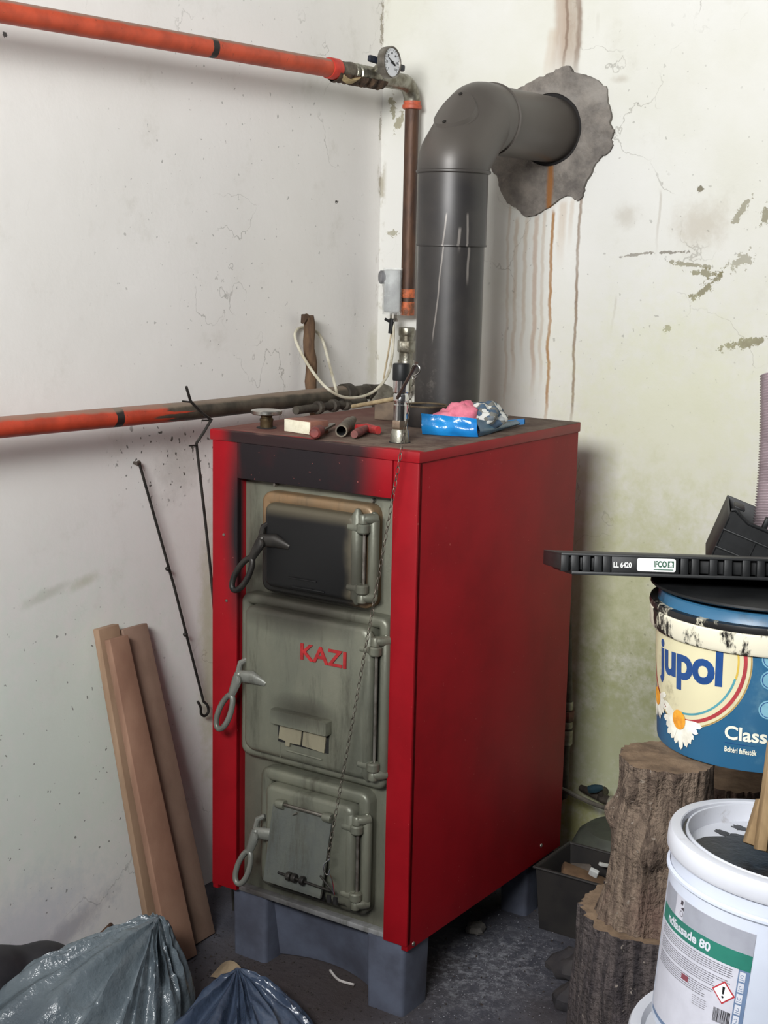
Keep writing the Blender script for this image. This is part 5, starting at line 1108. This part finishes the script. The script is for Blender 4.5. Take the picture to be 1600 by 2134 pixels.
# lower bucket below it and the added block that carries it
LB = WC-wn*WH; LT = LB.z-0.004
lbk = thing('white_bucket', 'white plastic bucket underneath the tar bucket', 'bucket', (LB.x-0.006, LB.y-0.004, LT-0.34))
MB().lathe([(0.132, 0), (0.138, 0.004), (0.147, 0.315), (0.147, 0.325)], seg=80).build('body', M_WPL, lbk)
MB().lathe([(0.147, 0.305), (0.1535, 0.307), (0.1555, 0.312), (0.1555, 0.332), (0.153, 0.337), (0.147, 0.338), (0.140, 0.337), (0.135, 0.330), (0.0, 0.330)], seg=80, cap0=False, cap1=False).build('lid', M_LIDW, lbk)
tag(MB().bb(LB.x-0.11, LB.x+0.15, LB.y-0.16, LB.y+0.06, 0.0, LT-0.34, 0.006).build('added_support_block', pm('block_concrete', (132, 130, 126), (108, 106, 102), 20, 0.9, 0, 0.4)), 'added unseen grey concrete block carrying the stacked white buckets', 'block')  # unseen block, added to hold the bucket stack at its height

# ------------------------------------------------------------------ rubbish bags and dark bundle, front left
def bag(name, cx, cy, rad, H, pk, seed, mat, label, folds=9, sharp=1.5, amp=0.18, nu=190, nv=60):
    """tent-like film bag: peak offset pk from the centre, radial creases"""
    def R(th):
        a = math.degrees(th) % 360; k = a/(360/len(rad)); i = int(k) % len(rad); f = k-int(k); f = f*f*(3-2*f); return rad[i]*(1-f)+rad[(i+1) % len(rad)]*f
    def fn(u, v):
        th = 2*math.pi*u; rho = v; r = R(th)
        z = H*(1-rho**1.15)**sharp
        q = Vector((math.cos(th)*2.0*rho+seed, math.sin(th)*2.0*rho, 0.5))
        nf = noise.noise(Vector((math.cos(th)*folds*0.32+rho*0.8, math.sin(th)*folds*0.32-rho*0.5, seed)))
        z += amp*H*(0.75-2.0*abs(nf))*math.sin(math.pi*min(1, rho*1.02))
        z += 0.16*H*noise.noise(q*1.6)*rho + 0.035*H*(1-2.4*abs(noise.noise(q*3.1+Vector((3, 1, 0)))))
        if rho > 0.9: z *= (1-rho)/0.1
        x = pk[0]*(1-rho)+r*rho*math.cos(th); y = pk[1]*(1-rho)+r*rho*math.sin(th)
        x += 0.010*noise.noise(Vector((u*20, rho*3, seed))); y += 0.010*noise.noise(Vector((u*20, rho*3, seed+7)))
        return Vector((cx+x, cy+y, max(0.0015, z)))
    return tag(MB().grid(nu, nv, fn, True).build(name, mat, None, 70), label, 'bag')
t = NT('grey_blue_film'); c = t.mix(t.mr(t.noise(5, 4, 0.6), 0.35, 0.7), lin((104, 114, 120)), lin((80, 90, 98)))
t.bump(t.ma('ADD', t.ma('MULTIPLY', t.noise(16, 5, 0.6), 0.9), t.ma('MULTIPLY', t.noise(45, 3, 0.6, (1, 1, 1)), 0.12)), 0.7, 0.018); M_BAG = t.out(c, 0.26, 0, 0.6)
bag('rubbish_bag', -0.47, -0.38, [0.17, 0.17, 0.20, 0.19, 0.17, 0.17, 0.19, 0.28, 0.36, 0.36, 0.28, 0.20], 0.200, (0.04, 0.125), 2.3, M_BAG, 'large grey-blue plastic rubbish bag heaped in front of the planks', 12, 0.95, 0.24)
t2 = NT('blue_film'); c = t2.mix(t2.mr(t2.noise(5, 4, 0.6), 0.35, 0.7), lin((66, 78, 98)), lin((48, 58, 76)))
t2.bump(t2.ma('ADD', t2.noise(12, 4, 0.6), t2.ma('MULTIPLY', t2.noise(40, 3, 0.6), 0.25)), 0.7, 0.014); M_BAG2 = t2.out(c, 0.24, 0, 0.6)
bag('rubbish_bag', -0.18, -0.27, [0.17, 0.16, 0.15, 0.15, 0.13, 0.11, 0.11, 0.16, 0.22, 0.24, 0.22, 0.19], 0.105, (-0.10, 0.08), 6.1, M_BAG2, 'smaller dark blue plastic bag slumped beside the bigger one', 10, 0.95, 0.28)
# cardboard edge under the small bag
m = MB(); m.grid(14, 4, lambda u, v: Vector((-0.42+0.115*u, -0.075-0.035*v-0.035*u, 0.004+0.05*math.sin(math.pi*(0.15+0.75*u))*(1-0.6*v)))); tag(m.build('paper_sack', pm('tan_paper', (146, 128, 102), (116, 100, 80), 20, 0.8)), 'crumpled tan paper sack edge between the two plastic bags', 'sack')
# dark bundle at the wall
db = thing('dark_bundle', 'dark rounded bundle lying by the wall behind the big plastic bag', 'bundle', (-0.600, -0.46, 0))
M_RUB = pm('black_rubber', (30, 29, 34), (42, 40, 44), 20, 0.55)
MB().tube(cr([(-0.07, -0.30, 0.085), (-0.06, -0.16, 0.088), (-0.055, -0.02, 0.085), (-0.03, 0.045, 0.075), (0.01, 0.10, 0.06), (0.03, 0.135, 0.05)], 6), [0.068+0.005*math.sin(k*0.7) for k in range(25)]+[0.064, 0.060, 0.054, 0.046, 0.036, 0.02], 26).build('wrapping', M_RUB, db, 70)
MB().tube(cr([(0.0, -0.12, 0.022), (0.02, 0.0, 0.022), (0.05, 0.10, 0.02)], 6), 0.02, 14).build('lower_fold', M_RUB, db, 70)
# twigs by the wall foot
for k, (x0, y0, x1, y1, lbl) in enumerate(((205, 1945, 262, 1922, 'thin dark twig with a loop lying along the wall foot'), (140, 1990, 236, 1952, 'short dark bark strip lying along the wall foot'))):
    a = PX(x0, y0, 0, XW+0.03); b = PX(x1, y1, 0, XW+0.03)
    pts = [Vector((XW+0.03+0.012*math.sin(j*1.1), a.y+(b.y-a.y)*j/6, max(0.01, min(a.z, b.z)+0.02*math.sin(j*0.9)))) for j in range(7)]
    tag(MB().tube(pts, 0.0045, 8).build('twig', M_RUST), lbl, 'twig')

# ------------------------------------------------------------------ floor scraps
a, b, c0 = PX(688, 2022, 2, 0.004), PX(706, 2042, 2, 0.004), PX(738, 2052, 2, 0.004)
tag(MB().tube(cr([a, b, c0], 5), 0.0028, 6).build('pale_straw', pm('pale_straw', (190, 184, 180), (170, 164, 160), 30, 0.7)), 'pale bent straw lying on the floor under the boiler front', 'straw')
def stone(px_, py_, r, sd, mat, name, label, cat):
    q = PX(px_, py_, 2, 0.0); m = MB()
    def fn(u, v):
        th = 2*math.pi*u; ph = math.pi*v; d = Vector((math.sin(ph)*math.cos(th), math.sin(ph)*math.sin(th), math.cos(ph)*0.6)); k = r*(1+0.35*noise.noise(d*1.7+Vector((sd, 0, 0)))+0.2*noise.noise(d*4+Vector((sd, 2, 0))))
        p_ = d*k+Vector((q.x, q.y, r*0.42)); p_.z = max(0.0, p_.z); return p_
    tag(m.grid(16, 10, fn, True).build(name, mat, None, 30), label, cat)
stone(990, 1942, 0.022, 1.3, pm('grey_stone', (112, 108, 104), (86, 84, 82), 30, 0.9), 'stone', 'grey pebble on the ashy floor right beside the boiler', 'stone')
M_COAL = pm('dark_bark_chunk', (44, 42, 46), (60, 56, 56), 20, 0.85, 0, 0.3)
stone(1192, 2030, 0.050, 4.0, M_COAL, 'bark_chunk', 'dark angular bark chunk against the foot of the stump', 'wood chunk')
stone(1196, 2096, 0.045, 9.0, M_COAL, 'bark_chunk', 'black bark sliver in front of the angular chunk by the stump', 'wood chunk')
def crumbs(name, n, spots, s0, s1, mat, label, seed):
    rg_ = random.Random(seed); m = MB()
    for k in range(n):
        cx, cy, rx_, ry_ = rg_.choice(spots); x = rg_.gauss(cx, rx_); y = rg_.gauss(cy, ry_)
        if y > YW-0.01 or x < XW+0.01: continue
        s = rg_.uniform(s0, s1)*rg_.uniform(0.6, 1.3); T = Matrix.Translation((x, y, s*0.25)) @ Euler((rg_.uniform(-.5, .5), rg_.uniform(-.5, .5), rg_.uniform(0, 6.3))).to_matrix().to_4x4()
        a = rg_.uniform(0.5, 1.2); m.add([(-s*a, -s*.5, 0), (s*a, -s*.4, 0), (0, s*.6, 0), (0, 0, s*.6)], [(0, 2, 1), (0, 1, 3), (1, 2, 3), (2, 0, 3)], T)
    o = m.build(name, mat, None, 20, fix=False); o['kind'] = 'stuff'; o['label'] = label; o['category'] = 'debris'
crumbs('ash_crumbs', 1100, [(0.05, 0.16, 0.06, 0.12), (0.03, 0.30, 0.06, 0.14), (0.16, 0.32, 0.14, 0.12), (-0.05, 0.45, 0.1, 0.1)], 0.0008, 0.0026, pm('pale_ash', (140, 140, 146), (104, 103, 108), 40, 0.9), 'pale ash crumbs scattered on the floor beside the boiler', 11)
crumbs('dirt_crumbs', 1300, [(-0.2, -0.02, 0.18, 0.1), (0.15, 0.2, 0.25, 0.25), (-0.45, 0.0, 0.1, 0.08), (0.3, 0.55, 0.2, 0.15)], 0.0012, 0.0045, pm('dark_dirt', (58, 50, 46), (40, 36, 34), 40, 0.95), 'dark dirt crumbs scattered over the concrete floor', 12)
